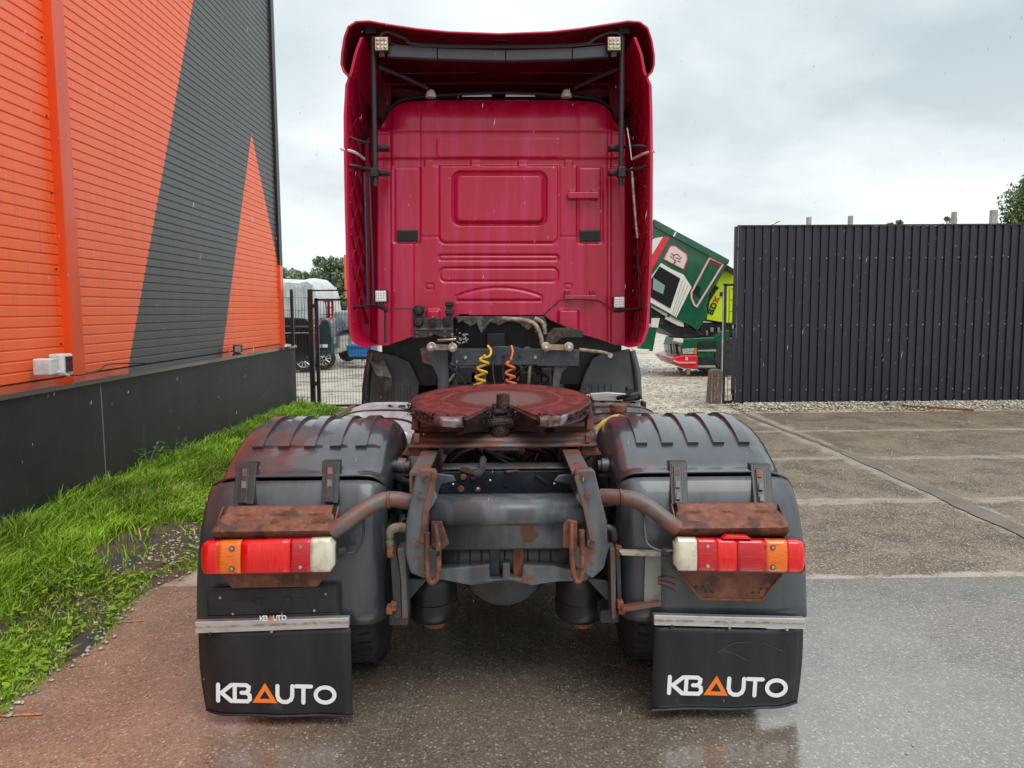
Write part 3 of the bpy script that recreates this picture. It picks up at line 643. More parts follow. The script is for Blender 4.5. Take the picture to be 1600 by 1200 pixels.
# ---- cab back: pressed sheet
out_L = [(604, 538), (597, 540), (588, 541), (575, 539), (566, 530)]
OUT = [(566, 530), (566, 215), (575, 200), (592, 196), (598, 185), (606, 170), (620, 159), (640, 154), (672, 151), (780, 149), (885, 151), (925, 154), (945, 160), (957, 172), (964, 188), (968, 197), (984, 201), (1000, 215), (1001, 530),
       (990, 538), (972, 540), (955, 538), (934, 530), (912, 524), (858, 500), (850, 493), (718, 492), (700, 503), (672, 516), (644, 527), (625, 534), (606, 540), (590, 541), (575, 538)]
def inside(X, Y, P):
    c = np.zeros(X.shape, bool); n = len(P)
    for i in range(n):
        x1, y1 = P[i]; x2, y2 = P[(i + 1) % n]
        if y1 == y2: continue
        k = ((y1 > Y) != (y2 > Y)) & (X < (x2 - x1) * (Y - y1) / (y2 - y1) + x1); c ^= k
    return c
gx = np.arange(564, 1004, 1.45); gy = np.arange(147, 544, 1.45); GX, GY = np.meshgrid(gx, gy)
def sm(e0, e1, x): t = np.clip((x - e0) / (e1 - e0), 0, 1); return t * t * (3 - 2 * t)
H = np.zeros_like(GX)                             # metres towards the camera
def groove(d, w=2.0, dep=.010):
    global H; H -= 1.35 * dep * np.exp(-(d / (w * .85)) ** 2)
def emboss(d, hgt, w=3.0):
    global H; H += hgt * (1 - sm(-w, w, d))
# corner roundings
H -= .20 * np.clip((611 - GX) / 45, 0, 1) ** 1.6 * (GX < 588) + 0
H -= .012 * sm(612, 609, GX) + .012 * sm(953, 956, GX)
H -= .20 * np.clip((GX - 956) / 45, 0, 1) ** 1.6 * (GX > 978)
H -= .018 * sm(590, 586, GX) + .018 * sm(978, 982, GX)
# crown of the roof cap
t = np.clip((205 - GY) / 56, 0, 1); H -= .17 * (1 - np.sqrt(1 - np.minimum(t, .999) ** 2)) * 1.0
H += .022 * sm(211, 206, GY)                      # cap stands proud of the back wall
H += .012 * (sm(250, 247, GY) * sm(206, 209, GY))
tl = np.clip((640 - GX) / 40, 0, 1) * sm(215, 195, GY); H -= .08 * tl ** 2
tl = np.clip((GX - 925) / 40, 0, 1) * sm(215, 195, GY); H -= .08 * tl ** 2
groove(GY - 208, 1.6, .016)
groove((GY - 248.5), 1.6, .012)
H -= .012 * sm(249, 251, GY) * sm(262, 257, GY) * (1 - ((GX > 663) & (GX < 677)) - ((GX > 736) & (GX < 750)) - ((GX > 810) & (GX < 824)) - ((GX > 883) & (GX < 896)))
for x_ in (656, 903): H -= np.where(GY < 248, .007, 0) * np.exp(-((GX - x_) / 1.6) ** 2)
for x_ in (611, 951): H -= .007 * np.exp(-((GX - x_) / 1.8) ** 2)
d = sd_rr(GX, GY, 683, 217, 875, 246, 5); emboss(d, .007, 1.6)
d = sd_rr(GX, GY, 685, 225, 873, 380, 12); H += np.where(GY > 258, 1, 0) * (-.011 * np.exp(-(d / 2.2) ** 2)); H += np.where(GY > 258, .006 * (1 - sm(-2, 2, d)), 0)
d = sd_rr(GX, GY, 708, 270, 852, 350, 11); groove(d, 2.3, .022); d2 = sd_rr(GX, GY, 714, 275, 846, 346, 7); emboss(d2, .012, 2)
for a, b_, c in ((615, 655, 0), (903, 941, 1)):
    d = sd_rr(GX, GY, a, 261, b_, 379, 3); H += -.010 * np.exp(-(d / 2) ** 2); H -= .008 * (1 - sm(-2, 2, d))
for x_, y0_, y1_ in ((645, 380, 527), (915, 380, 530)): H -= .006 * np.exp(-((GX - x_) / 1.6) ** 2) * (GY > y0_)
for x_ in (656, 903): H -= .006 * np.exp(-((GX - x_) / 1.6) ** 2) * ((GY > 250) & (GY < 372))
for a, c in ((656, 688), (873, 903)): H -= .006 * np.exp(-((GY - 370) / 1.3) ** 2) * ((GX > a) & (GX < c))
for r in ((686, 399, 872, 406.5, 3), (687, 419, 872, 440, 9)): d = sd_rr(GX, GY, *r); groove(d, 1.9, .009); H -= .004 * (1 - sm(-2, 2, d))
d = np.maximum(GY - 470, (450 + ((GX - 780) / 66) ** 2 * 13) - GY); d = np.maximum(d, np.abs(GX - 780) - 66); groove(d, 1.9, .009); H += .006 * (1 - sm(-2, 2, d))
for r in ((665, 444, 677, 452, 2), (882, 444, 893, 452, 2)): groove(sd_rr(GX, GY, *r), 1.2, .006)
for a, c, yy in ((666, 688, 484), (872, 904, 484)):
    d = sd_rr(GX, GY, a, yy, c, 560, 4); H += .03 * (1 - sm(-3, 2, d))
groove(GX - 648, 1.5, .004) if False else None
H += .0012 * np.sin(GX / 37.) * np.sin(GY / 29.)
keep = inside(GX, GY, OUT)
nr, nc = GX.shape; idx = np.full(GX.size, -1); km = keep.ravel()
dirs = np.array(ROT); dd = np.stack([(GX - 800) / F, -(GY - 600) / F, -np.ones_like(GX)], -1) @ dirs.T
s_ = (YC) / dd[..., 1:2]; PT = dd * s_ + np.array([0, 0, 1.75])
PT[..., 1] -= H
c0 = np.arange(nr * nc).reshape(nr, nc); q = np.stack([c0[:-1, :-1], c0[1:, :-1], c0[1:, 1:], c0[:-1, 1:]], -1).reshape(-1, 4)
q = q[km[q].all(1)]; us = np.unique(q); mp_ = np.zeros(nr * nc, int); mp_[us] = np.arange(len(us))
me = bpy.data.meshes.new('cab_back'); V = PT.reshape(-1, 3)[us]; Q = mp_[q]
me.vertices.add(len(V)); me.vertices.foreach_set('co', V.astype(np.float32).ravel()); me.loops.add(Q.size); me.loops.foreach_set('vertex_index', Q.astype(np.int32).ravel())
me.polygons.add(len(Q)); me.polygons.foreach_set('loop_start', np.arange(0, Q.size, 4, dtype=np.int32)); me.update(calc_edges=True); me.shade_smooth(); me.materials.append(RED)
cabback = bpy.data.objects.new('cab_back', me); sc.collection.objects.link(cabback); attach(cabback, T)
# cab shell in front of the back wall
inner = [(570, 528), (570, 220), (600, 200), (612, 170), (645, 160), (780, 156), (920, 160), (952, 172), (966, 200), (997, 220), (997, 528), (960, 532), (912, 515), (855, 488), (712, 488), (672, 508), (600, 534)]
MB().pprism([(x, y) for x, y in inner], YC + .19, 1.9).build('cab_body', RED, T)
# vents
for a, c in ((620, 653), (906, 938)):
    v_ = MB().pbox(a, 359, c, 377, YC - .004, .03).build('air_vent', BLACK, T, bevel=.006)
    for k in range(5): MB().pbox(a + 2, 361.5 + k * 3, c - 2, 363 + k * 3, YC - .012, .01).build('louvre', BLKMET, v_)
# painted handles
h = MB().pbox(887, 300, 936, 310, YC - .06, .03); h.build('grab_handle', RED, T, bevel=.006)
for a in (889, 924): MB().pbox(a, 296, a + 11, 312, YC - .034, .04).build('handle_bracket', RED, T, bevel=.005)
MB().pbox(882, 461, 932, 468, YC - .06, .03).build('step_handle', RED, T, bevel=.004)
for a in (882, 921): MB().pbox(a, 454, a + 9, 466, YC - .034, .05).build('handle_bracket', REDIN, T, bevel=.004)
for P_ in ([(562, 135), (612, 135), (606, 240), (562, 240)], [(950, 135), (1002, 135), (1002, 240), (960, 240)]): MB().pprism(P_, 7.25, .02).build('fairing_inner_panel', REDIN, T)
# sealed light knobs on the roof
for px in (673, 885):
    p = W(px, 146, YC + .1); MB().lathe([(-.035, .045), (-.01, .045), (.02, .032), (.035, .012), (.036, 0)], p, 'z', 14).build('roof_lamp', CREAM, T, smooth=40)
# ---- side deflectors
def side_rows(sg):
    Lr = [(561, 58), (552, 82), (545, 112), (537.5, 133), (535, 180), (535.5, 250), (537, 330), (539, 410), (541, 470), (543, 515), (549, 534)]
    Rr = [(996, 58), (1006, 84), (1011, 112), (1020, 133), (1021.5, 180), (1022, 250), (1021.5, 330), (1020.5, 410), (1018, 470), (1015, 515), (1008, 534)]
    return Lr if sg < 0 else Rr
for sg in (-1, 1):
    rows = []
    edge = []
    for px, py in side_rows(sg):
        p = W(px, py, 6.12); q = Vector((sg * min(1.215, abs(p.x)), 7.75, p.z)); edge.append((p.z, abs(p.x)))
        ins = -sg * .030
        rows.append([tuple(q), (p.x * .998, 6.5, p.z), (p.x, 6.16, p.z), (p.x + ins * .3, 6.12, p.z), (p.x + ins, 6.12, p.z), (p.x + ins * 1.15, 6.16, p.z), (p.x + ins * 1.1, 6.5, p.z), (q.x + ins, 7.75, p.z)])
    # rounded foot folding inwards
    px, py = side_rows(sg)[-1]; p = W(px, py, 6.12)
    b = W((566, 541) [0] if sg < 0 else 996, 541, 6.12)
    last = rows[-1]; rows.append([(x - sg * .045, y, z - .035) for x, y, z in last]); rows.append([(x - sg * .10, y, z - .045) for x, y, z in last])
    d_ = MB().grid(rows).build('side_deflector', RED, T, smooth=50)
    # lattice stiffeners on the inner face
    st = []
    for k in range(9):
        z0 = 1.65 + k * .25
        for s2 in (-1, 1):
            y0, y1 = (6.2, 6.8) if s2 > 0 else (6.8, 6.2)
            ee = sorted(edge); xa = np.interp(z0, [e_[0] for e_ in ee], [e_[1] for e_ in ee]); xb = np.interp(z0 + .46, [e_[0] for e_ in ee], [e_[1] for e_ in ee])
            xi0, xi1 = sg * (float(xa) - .034 - .01 * (s2 < 0)), sg * (float(xb) - .034 - .01 * (s2 > 0))
            if z0 + .34 > 3.65: continue
            MB().tube([(xi0, y0, z0), (xi1, y1, z0 + .46)], .010, 4).build('stiffener', REDIN, d_)
    # white trim arc across the panel joint
    arc = [(533, 233, 6.1), (548, 236, 6.2), (559, 241, 6.35), (569, 249, 6.5)] if sg < 0 else [(1024, 236, 6.1), (1010, 239, 6.2), (1000, 243, 6.35), (988, 249, 6.5)]
    MB().tube(curve([W(*a) for a in arc], 4), .012, 6).build('joint_trim', WHITE, d_)
# ---- roof deflector shell
prof = [(548, 121), (537, 112), (533, 100), (534, 84), (538, 58), (544, 42), (556, 34), (576, 33), (610, 39), (650, 45), (700, 50), (780, 53), (860, 50), (905, 45), (950, 38), (982, 33), (1000, 34.5), (1012, 44), (1018, 62), (1022, 86), (1022, 101), (1019, 112), (1010, 119)]
base_ = [W(x, y, 6.10) for x, y in prof]; cx_ = W(779, 100, 6.1).x
def ring(Y, sx, dz, pin):
    r = []
    for p in base_:
        zt = p.z + dz; r.append((cx_ + (p.x - cx_) * sx, Y, zt - pin * (1 - min(1, max(0, (p.z - 3.55) / .5))) * 0))
    return r
rows = [ring(6.10, 1, 0, 0), ring(6.14, .998, .003, 0), ring(6.5, .985, .0, 0), ring(7.0, .96, -.04, 0), ring(7.5, .93, -.12, 0), ring(7.9, .88, -.26, 0), ring(8.2, .82, -.44, 0), ring(8.4, .74, -.70, 0)]
rd = MB().grid(rows); hood = rd.build('roof_deflector', RED, T, smooth=60, solid=.014, m2=mat('shaded_underside', (.19, .002, .018), (.13, .002, .012), 6, rough=.55))  # second colour paints the shade inside the hood onto its underside
# inner liner ribs under the hood
for k, py in enumerate((115, 132)):
    MB().tube(curve([W(600, py, 6.9), W(780, py - 2, 6.95), W(955, py, 6.9)], 6), .006, 5).build('liner_seam', REDIN, hood)
# front wall of the hood opening above the cab roof (dark inside)
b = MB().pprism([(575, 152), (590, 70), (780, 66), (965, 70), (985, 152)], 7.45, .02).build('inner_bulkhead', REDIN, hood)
MB().tube(curve([W(600, 190, 6.75), W(612, 166, 6.75), W(650, 152, 6.75), W(780, 145, 6.75), W(910, 151, 6.75), W(948, 164, 6.75), W(962, 190, 6.75)]), .014, 6).build('roof_seal', BLACK, T)
for a, c in ((722, 768), (790, 836)): MB().pbox(a, 147.5, c, 151, YC - .002 + .15, .01).build('sky_gap_strip', WHITE, T)  # white bars painted in place of sky light through the roof gap
# ---- deflector support frame
def ptube(name, pts, r, m=BLKMET, parent=T, n=8, smooth=50): return MB().ptube(pts, r, n).build(name, m, parent, smooth=smooth)
FRM = mat('frame_black_paint', (.030, .034, .040), rough=.4)
sf = MB()
for sg, x0, x1 in ((-1, 583, 586), (1, 972, 970)):
    p, q = W(x0, 58, 6.2), W(x1, 291, 6.35)
    MB().tube([p, W((x0 + x1) / 2, 175, 6.28), q], .021, 8).build('support_post', FRM, T, smooth=50)
    for y0 in (229, 268):
        MB().pbox(*( (582, y0 - 3, 606, y0 + 4) if sg < 0 else (952, y0 - 3, 976, y0 + 4)), 6.36, .12).build('hinge_arm', BLKMET, T, bevel=.006)
    MB().pbox(*((578, 262, 590, 276) if sg < 0 else (966, 260, 978, 276)), 6.30, .08).build('clamp', BLKMET, T, bevel=.006)
    MB().ptube([(543, 258, 6.2), (560, 261, 6.25), (585, 268, 6.35)] if sg < 0 else [(1016, 258, 6.2), (995, 264, 6.25), (972, 268, 6.35)], .016, 7).build('hinge_tube', BLKMET, T, smooth=50)
    MB().ptube([(545, 214, 6.25), (560, 220, 6.28), (583, 226, 6.35)] if sg < 0 else [(1012, 230, 6.25), (996, 228, 6.28), (972, 230, 6.35)], .012, 6).build('hinge_tube', BLKMET, T, smooth=50)
MB().tube(curve([W(590, 104, 6.3), W(630, 120, 6.5), W(668, 138, 6.68)]), .018, 8).build('diagonal_brace', FRM, T, smooth=50)
MB().tube(curve([W(966, 108, 6.3), W(930, 122, 6.5), W(898, 138, 6.68)]), .018, 8).build('diagonal_brace', FRM, T, smooth=50)
pts = [(592, 62, 6.2), (598, 52, 6.2), (610, 51, 6.2), (632, 60, 6.2), (655, 70, 6.2), (780, 73, 6.2), (905, 70, 6.2), (930, 60, 6.2), (952, 51, 6.2), (968, 53, 6.2), (973, 62, 6.2)]
MB().ptube(pts, .014, 7).build('upper_tube', FRM, T, smooth=50)
# hollow light bar, slightly sagging, in four lengths
bp_ = [(604, 70, 88), (683, 75, 92), (790, 78, 94.5), (894, 75, 92), (952, 70, 88)]
for (x0, a0, c0_), (x1, a1, c1) in zip(bp_[:-1], bp_[1:]):
    MB().pprism([(x0 + .6, a0), (x1 - .6, a1), (x1 - .6, c1), (x0 + .6, c0_)], 6.19, .06).build('cross_beam', mat('beam_grey', (.055, .065, .078), rough=.4) if 'beam_grey' not in MATS else MATS['beam_grey'], T, bevel=.006)
for x_ in (601, 689, 781, 869, 962): pass
for x_, y_ in ((579, 48), (781, 60), (975, 48)):
    MB().pbox(x_ - 9, y_ - 8, x_ + 9, y_ + 4, 6.22, .05).build('bracket', BLKMET, T, bevel=.005)
def led_lamp(px, py, Y, sz, lens, nled, wire=True):
    p = W(px, py, Y); s = sz / 2
    l_ = MB().box(p.x - s, p.x + s, Y, Y + .045, p.z - s, p.z + s).build('work_lamp', BLKMET, T, bevel=.010)
    MB().box(p.x - s * .84, p.x + s * .84, Y - .006, Y + .002, p.z - s * .84, p.z + s * .84).build('lamp_lens', lens, l_, bevel=.008)
    for i in range(nled):
        for j in range(nled):
            c = (p.x + (i - (nled - 1) / 2) * s * 1.5 / nled, Y - .007, p.z + (j - (nled - 1) / 2) * s * 1.5 / nled)
            MB().lathe([(0, s * .5 / nled + .004), (-.004, s * .3 / nled)], c, 'y', 8).build('led', STEEL if lens is LEDY else WHITE, l_)
    MB().box(p.x - .02, p.x + .02, Y + .01, Y + .04, p.z - s - .035, p.z - s).build('lamp_bracket', BLKMET, l_)
led_lamp(596, 68.5, 6.13, .115, LEDY, 3); led_lamp(959.5, 68.5, 6.13, .115, LEDY, 3)
led_lamp(595, 463, 6.38, .108, LEDW, 4); led_lamp(967.5, 472.5, 6.42, .105, LEDW, 4)
ptube('lamp_cable', [(610, 58, 6.18), (618, 70, 6.17), (700, 74, 6.17), (860, 74, 6.17), (945, 68, 6.17)], .004, BLACK)
# thin rods and cables on both flanks
ptube('hose_rod', [(569, 270, 6.3), (571, 340, 6.32), (573, 420, 6.34), (574, 474, 6.36)], .011, FRM)
ptube('hose_rod', [(577, 272, 6.32), (579, 340, 6.34), (582, 420, 6.36), (583, 476, 6.38)], .010, FRM)
ptube('deflector_strut', [(549, 481, 6.2), (565, 479, 6.3), (584, 477, 6.4), (606, 486, 6.45)], .012, BLKMET)
ptube('deflector_strut', [(960, 486, 6.45), (985, 484, 6.35), (1002, 482, 6.25)], .012, BLKMET)
ptube('gas_strut', [(987, 262, 6.28), (992, 330, 6.3), (996, 372, 6.3)], .012, STEEL)
ptube('gas_strut_rod', [(996, 372, 6.3), (998, 430, 6.3), (1001, 480, 6.3)], .008, BLKMET)
ptube('antenna_cable', [(980, 200, 6.3), (984, 225, 6.28), (987, 250, 6.28)], .004, WHITE)
ptube('drain_hose', [(602, 480, 6.45), (602, 500, 6.45), (602, 536, 6.45)], .010, FRM)
ptube('wire', [(603, 482, 6.5), (645, 482, 6.55)], .004, BLACK)
ptube('wire', [(850, 492, 6.5), (868, 476, 6.52), (880, 468, 6.52), (932, 469, 6.52), (960, 485, 6.5), (1000, 484, 6.3)], .006, BLACK)
ptube('drain_hose', [(998, 484, 6.3), (997, 510, 6.3), (992, 534, 6.3)], .010, BLACK)

# ---- under the cab: dark frame, engine, mudguards, front wheels
FY = AX + 3.7
def wheel(cx, cy, r, w, name='front_wheel'):
    t = MB(); s = w / 2
    t.lathe([(-s, r * .58), (-s, r * .80), (-s * .98, r * .93), (-s * .8, r * .99), (-s * .5, r), (s * .5, r), (s * .8, r * .99), (s * .98, r * .93), (s, r * .80), (s, r * .58)], (cx, cy, r), 'x', 48)
    o = t.build(name, TYRE, T, smooth=50)
    MB().lathe([(-s * .95, r * .575), (-s * .5, r * .53), (-s * .2, r * .2), (s * .2, r * .2), (s * .5, r * .53), (s * .95, r * .575)], (cx, cy, r), 'x', 32).build('rim', RUSTG, o, smooth=50)
    tr = MB()
    for k in range(56):
        a = 2 * math.pi * k / 56
        for s0, s1, da in ((-.92, -.55, .0), (-.45, -.05, .05), (.05, .45, .0), (.55, .92, .05)):
            q = []
            for aa in (a + da, a + da + .068):
                for xx in (s0, s1): q.append((xx * s, aa))
            vs = [(cx + xx, cy + rr * math.sin(aa), r + rr * math.cos(aa)) for rr in (r * .985, r * 1.006) for xx, aa in q]
            tr.add(vs, [(4, 5, 7, 6), (0, 1, 5, 4), (2, 6, 7, 3), (0, 4, 6, 2), (1, 3, 7, 5)])
    tr.build('tread', TYRE, o)['kind'] = 'stuff'
    return o
for x in (-1.04, 1.04): wheel(x, FY, .50, .30)
for x in (-1.06, -.735, .735, 1.06): wheel(x, AX, TR, .28, 'rear_wheel')
MB().lathe([(-.6, .07), (-.25, .08), (-.2, .17), (-.1, .23), (.1, .23), (.2, .17), (.25, .08), (.6, .07)], (0, AX, AZ), 'x', 24).build('rear_axle', FRAMED, T, smooth=40)
MB().lathe([(-.30, .10), (-.26, .19), (-.1, .235), (.15, .22), (.3, .12)], (0, AX - .02, AZ + .01), 'y', 28).build('differential', FRAMED, T, smooth=40)
MB().lathe([(.3, .05), (2.4, .05)], (0, AX, .62), 'y', 14).build('drive_shaft', FRAMED, T, smooth=40)
MB().box(-.55, .55, FY - .85, FY + 1.1, .45, 1.12).build('engine_block', BLACK, T, bevel=.05)
MB().lathe([(0, .18), (.2, .24), (.5, .28), (.6, .28)], (0, FY - 1.35, .82), 'y', 20).build('gearbox', FRAMED, T, smooth=40)
MB().box(-1.08, 1.08, YC + .32, YC + .40, 1.08, 1.95).build('cab_floor_shield', BLACK, T)
MB().box(-1.2, 1.2, FY + .6, FY + .7, .3, 1.3).build('front_valance', BLACK, T)
MUD = mat('front_mudguard_plastic', (.078, .088, .098), (.045, .052, .06), 4, .35, .65, rough=.42, bump=.1, bscale=30)
for sg in (-1, 1):
    Yg = FY - .68
    o = MB()
    pl = [(566, 600), (564, 640), (566, 665), (650, 665), (655, 600), (640, 566), (620, 556), (575, 545), (572, 560)] if sg < 0 else [(998, 600), (999, 640), (998, 665), (905, 665), (903, 620), (912, 588), (925, 560), (940, 552), (985, 545), (990, 575)]
    o.pprism(pl, Yg, .03); g_ = o.build('front_mudguard', MUD, T, bevel=.01)
    for px in ((607, 617, 627, 637) if sg < 0 else (925, 935, 945, 955)): MB().pbox(px, 600, px + 4, 660, Yg - .012, .012).build('mudguard_rib', MUD, g_, bevel=.004)
    # arch over the wheel
    P = []
    for k in range(13):
        a = math.pi * (k / 12); r_ = .62
        P.append([(sg * .86, FY - r_ * math.cos(a), .5 + r_ * math.sin(a)), (sg * 1.23, FY - r_ * math.cos(a), .5 + r_ * math.sin(a))])
    MB().grid(P).build('wheel_arch', MUD, T, smooth=50, solid=.012)
    # side skirt edge
    x = sg * 1.17
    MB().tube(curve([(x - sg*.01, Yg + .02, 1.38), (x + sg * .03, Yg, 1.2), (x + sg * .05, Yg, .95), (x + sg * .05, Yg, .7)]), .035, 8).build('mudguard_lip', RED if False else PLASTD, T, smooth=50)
# torn grey sheet hanging at the left mudguard
MB().add([tuple(W(*p)) for p in ((578, 565, 6.78), (600, 562, 6.80), (612, 590, 6.72), (594, 603, 6.74), (588, 586, 6.70), (614, 612, 6.76), (590, 618, 6.78))], [(0, 1, 2, 4), (2, 3, 4), (3, 2, 5, 6)]).build('torn_liner', mat('torn_grey_liner', (.12, .125, .12), (.05, .05, .05), 12, rough=.5), T, solid=.004)
# chassis rails
for sg, pa, pb in ((-1, 640, 669), (1, 922, 893)):
    a, b_ = W(pa, 738, 3.2).x, W(pb, 738, 3.2).x; x0, x1 = min(a, b_), max(a, b_)
    zt = W(660, 738, 3.2).z
    f_ = MB(); xo = x0 if sg < 0 else x1 - .012
    f_.box(x0, x1, 3.19, 8.2, zt - .012, zt); f_.box(x0, x1, 3.19, 8.2, zt - .26, zt - .248); f_.box(xo, xo + .012, 3.19, 8.2, zt - .248, zt - .012)
    f_.build('chassis_rail', RUSTG, T)
ZT = zt
# ---- rear suspension cross member of the cab and its links
def pb(name, a, b_, c, d, Y, D, m, bev=.006, par=T): return MB().pbox(a, b_, c, d, Y, D).build(name, m, par, bevel=bev)
def pp(name, pts, Y, D, m, bev=.004, par=T): return MB().pprism(pts, Y, D).build(name, m, par, bevel=bev)
YB = 6.35; mat('cab_member_paint', (.055, .065, .078), (.035, .04, .048), 8, rough=.4, bump=.2)
cr_ = pp('cab_cross_member', [(706, 545), (760, 545), (775, 541), (800, 541), (815, 545), (905, 546), (905, 572), (840, 572), (838, 570), (705, 572)], YB, .10, MATS['cab_member_paint'])
for x in (727, 836): p = W(x, 559, YB - .002); MB().lathe([(0, .018), (-.012, .012)], p, 'y', 10).build('bolt', STEEL, cr_)
for x in (772, 787, 812): p = W(x, 557, YB - .003); MB().lathe([(0, .017), (-.004, .017)], p, 'y', 12).build('hole', BLACK, cr_)
pp('support_bracket', [(656, 545), (672, 541), (700, 550), (701, 600), (698, 625), (684, 625), (684, 590), (676, 572), (660, 566)], YB + .04, .06, FRAME)
pp('support_bracket', [(865, 556), (904, 549), (904, 566), (890, 570), (878, 582), (874, 600), (874, 625), (862, 625), (864, 590), (866, 575)], YB + .04, .06, FRAME)
for l_, (a, c) in enumerate((((674, 542), (707, 543)), ((853, 542), (889, 542)))):
    k = pp('stabiliser_link', [(a[0], 538), (c[0], 539), (c[0], 548), (a[0], 547)], YB - .03, .03, BEIGE if l_ == 0 else mat('muddy_link', (.35, .22, .08), (.3, .27, .22), 20, rough=.7))
    for x, y in (a, c):
        p = W(x, y, YB - .05); MB().lathe([(.03, .038), (0, .038), (-.012, .033), (-.014, .012), (-.03, .012), (-.03, 0)], p, 'y', 18).build('bushing', CREAM, k, smooth=40)
        MB().lathe([(-.001, .037), (-.004, .025), (-.004, .020)], (p[0], p[1] - .012, p[2]), 'y', 18).build('washer', STEEL, k, smooth=40)
pp('lift_arm_cover', [(850, 541), (856, 523), (866, 513), (895, 512), (911, 517), (911, 527), (890, 527), (876, 528), (866, 538), (858, 546)], YB - .02, .12, mat('muddy_black', (.03, .03, .028), (.10, .08, .05), 25, .45, .7, rough=.8, bump=.5))
ptube('mud_bar', [(905, 546, 6.4), (940, 550, 6.4), (953, 554, 6.4)], .014, BEIGE)
p = W(953, 555, 6.4); MB().lathe([(-.02, .022), (.02, .022)], p, 'y', 12).build('bar_eye', STEEL, T)
ptube('bent_pipe', [(785, 498, 6.4), (815, 500, 6.4), (834, 506, 6.4), (843, 520, 6.4), (848, 540, 6.4)], .020, BEIGE)
ptube('bent_pipe', [(835, 497, 6.42), (848, 505, 6.42), (852, 522, 6.42)], .018, BEIGE)
# torn insulation along the lower edge
b = MB(); z_ = 6.66
pts_t = [(712, 494), (850, 494), (856, 510), (838, 503), (825, 516), (812, 505), (795, 500), (780, 508), (766, 502), (752, 521), (745, 504), (735, 510), (722, 500), (716, 505)]
pp('torn_insulation', pts_t, 6.56, .02, mat('grey_insulation', (.13, .12, .105), (.05, .045, .04), 18, rough=.9, bump=.6), 0)
# mess of hoses and brackets behind
q = random.Random(5)
for k in range(26):
    x, y = q.uniform(700, 860), q.uniform(505, 640); Y_ = q.uniform(6.5, 6.95)
    ptube(['air_hose', 'wiring_loom', 'coolant_pipe'][k % 3], [(x, y, Y_), (x + q.uniform(-30, 30), y + q.uniform(0, 20), Y_ + .05), (x + q.uniform(-50, 50), y + q.uniform(20, 60), Y_ + q.uniform(-.1, .1))], q.uniform(.006, .018), q.choice([BLACK, FRAMED, BEIGE, RUB, BLKMET, RUSTG]))
for a, b_, c, d, m in ((716, 572, 745, 600, FRAMED), (812, 580, 845, 606, BLACK), (846, 575, 862, 620, FRAMED), (705, 575, 716, 612, FRAMED), (760, 520, 790, 545, BLACK), (735, 580, 760, 612, RUSTG)):
    pb('gearbox_bracket', a, b_, c, d, 6.7, .1, m, .012)
ptube('diagonal_stay', [(700, 572, 6.5), (716, 585, 6.55), (728, 603, 6.6)], .014, FRAME)
# trailer socket bracket
sb = pp('socket_bracket', [(644, 478), (664, 478), (664, 497), (708, 497), (708, 527), (690, 527), (678, 522), (668, 527), (645, 529)], 6.33, .02, FRAMED)
MB().pbox(646, 512, 706, 516, 6.315, .015).build('bracket_flange', FRAME, sb, bevel=.003)
for x, y, r_ in ((654, 485, .042), (654, 503, .042)):
    p = W(x, y, 6.325); s1 = MB().lathe([(0, r_), (-.02, r_), (-.035, r_ * .75), (-.04, 0)], p, 'y', 16).build('trailer_socket', BLACK, sb, smooth=40)
for x, y in ((675, 503), (698, 502)):
    s1 = MB().pprism([(x - 6, y - 6), (x + 5, y - 8), (x + 7, y + 6), (x - 5, y + 7)], 6.29, .03).build('trailer_socket', BLACK, sb, bevel=.006)
    MB().pbox(x - 3, y - 5, x + 3, y + 2, 6.28, .01).build('socket_cap', BLKMET, sb, bevel=.002)
pb('connector_holder', 695, 471, 709, 478, 6.3, .05, BLKMET); pb('connector_holder', 695, 484, 709, 491, 6.3, .05, BLKMET); pb('holder_strap', 697, 470, 707, 500, 6.35, .02, FRAMED)
for x, y, r_ in ((651, 520, .018), (651, 526, .014), (673, 523, .016), (695, 518, .018), (695, 526, .014)):
    p = W(x, y, 6.32); MB().lathe([(0, r_), (-.008, r_ * .6)], p, 'y', 10).build('bolt', RUST, sb)
ptube('cable_end', [(684, 532, 6.3), (700, 531, 6.28), (712, 530, 6.3)], .012, STEEL)
b = MB()
for k in range(26):
    x, y = q.uniform(706, 732), q.uniform(520, 536); p = W(x, y, 6.3 + q.uniform(-.02, .02)); b.lathe([(-.008, 0), (-.004, .008), (.004, .008), (.008, 0)], p, 'z', 5)
b.build('corroded_plug', ALU, T)
# coiled air lines
def coil(name, pts, amp, turns, r, m, ph=0):
    P = [W(*p) for p in pts]; c = curve(P, 16); n = len(c); out_ = []; k = int(turns * 14)
    for i in range(k + 1):
        t = i / k * (n - 1); j = min(int(t), n - 2); p = c[j].lerp(c[j + 1], t - j); a = 2 * math.pi * turns * i / k + ph
        e = min(1, i / 8, (k - i) / 8); out_.append(p + Vector((math.cos(a) * amp * e, math.sin(a) * amp * e * .8, 0)))
    MB().tube(out_, r, 6).build(name, m, T, smooth=60)
coil('yellow_air_coil', [(757, 555, 6.2), (753, 580, 6.2), (748, 605, 6.15), (747, 640, 6.1)], .042, 5.2, .011, YEL, .6)
ptube('yellow_air_coil_end', [(762, 540, 6.25), (767, 548, 6.22), (765, 556, 6.2), (757, 559, 6.2)], .010, YEL)
coil('orange_air_coil', [(798, 560, 6.2), (797, 585, 6.2), (800, 605, 6.15), (801, 640, 6.1)], .036, 5, .010, ORH, 0)
ptube('orange_air_coil_end', [(799, 540, 6.25), (801, 550, 6.22), (798, 562, 6.2)], .009, ORH)
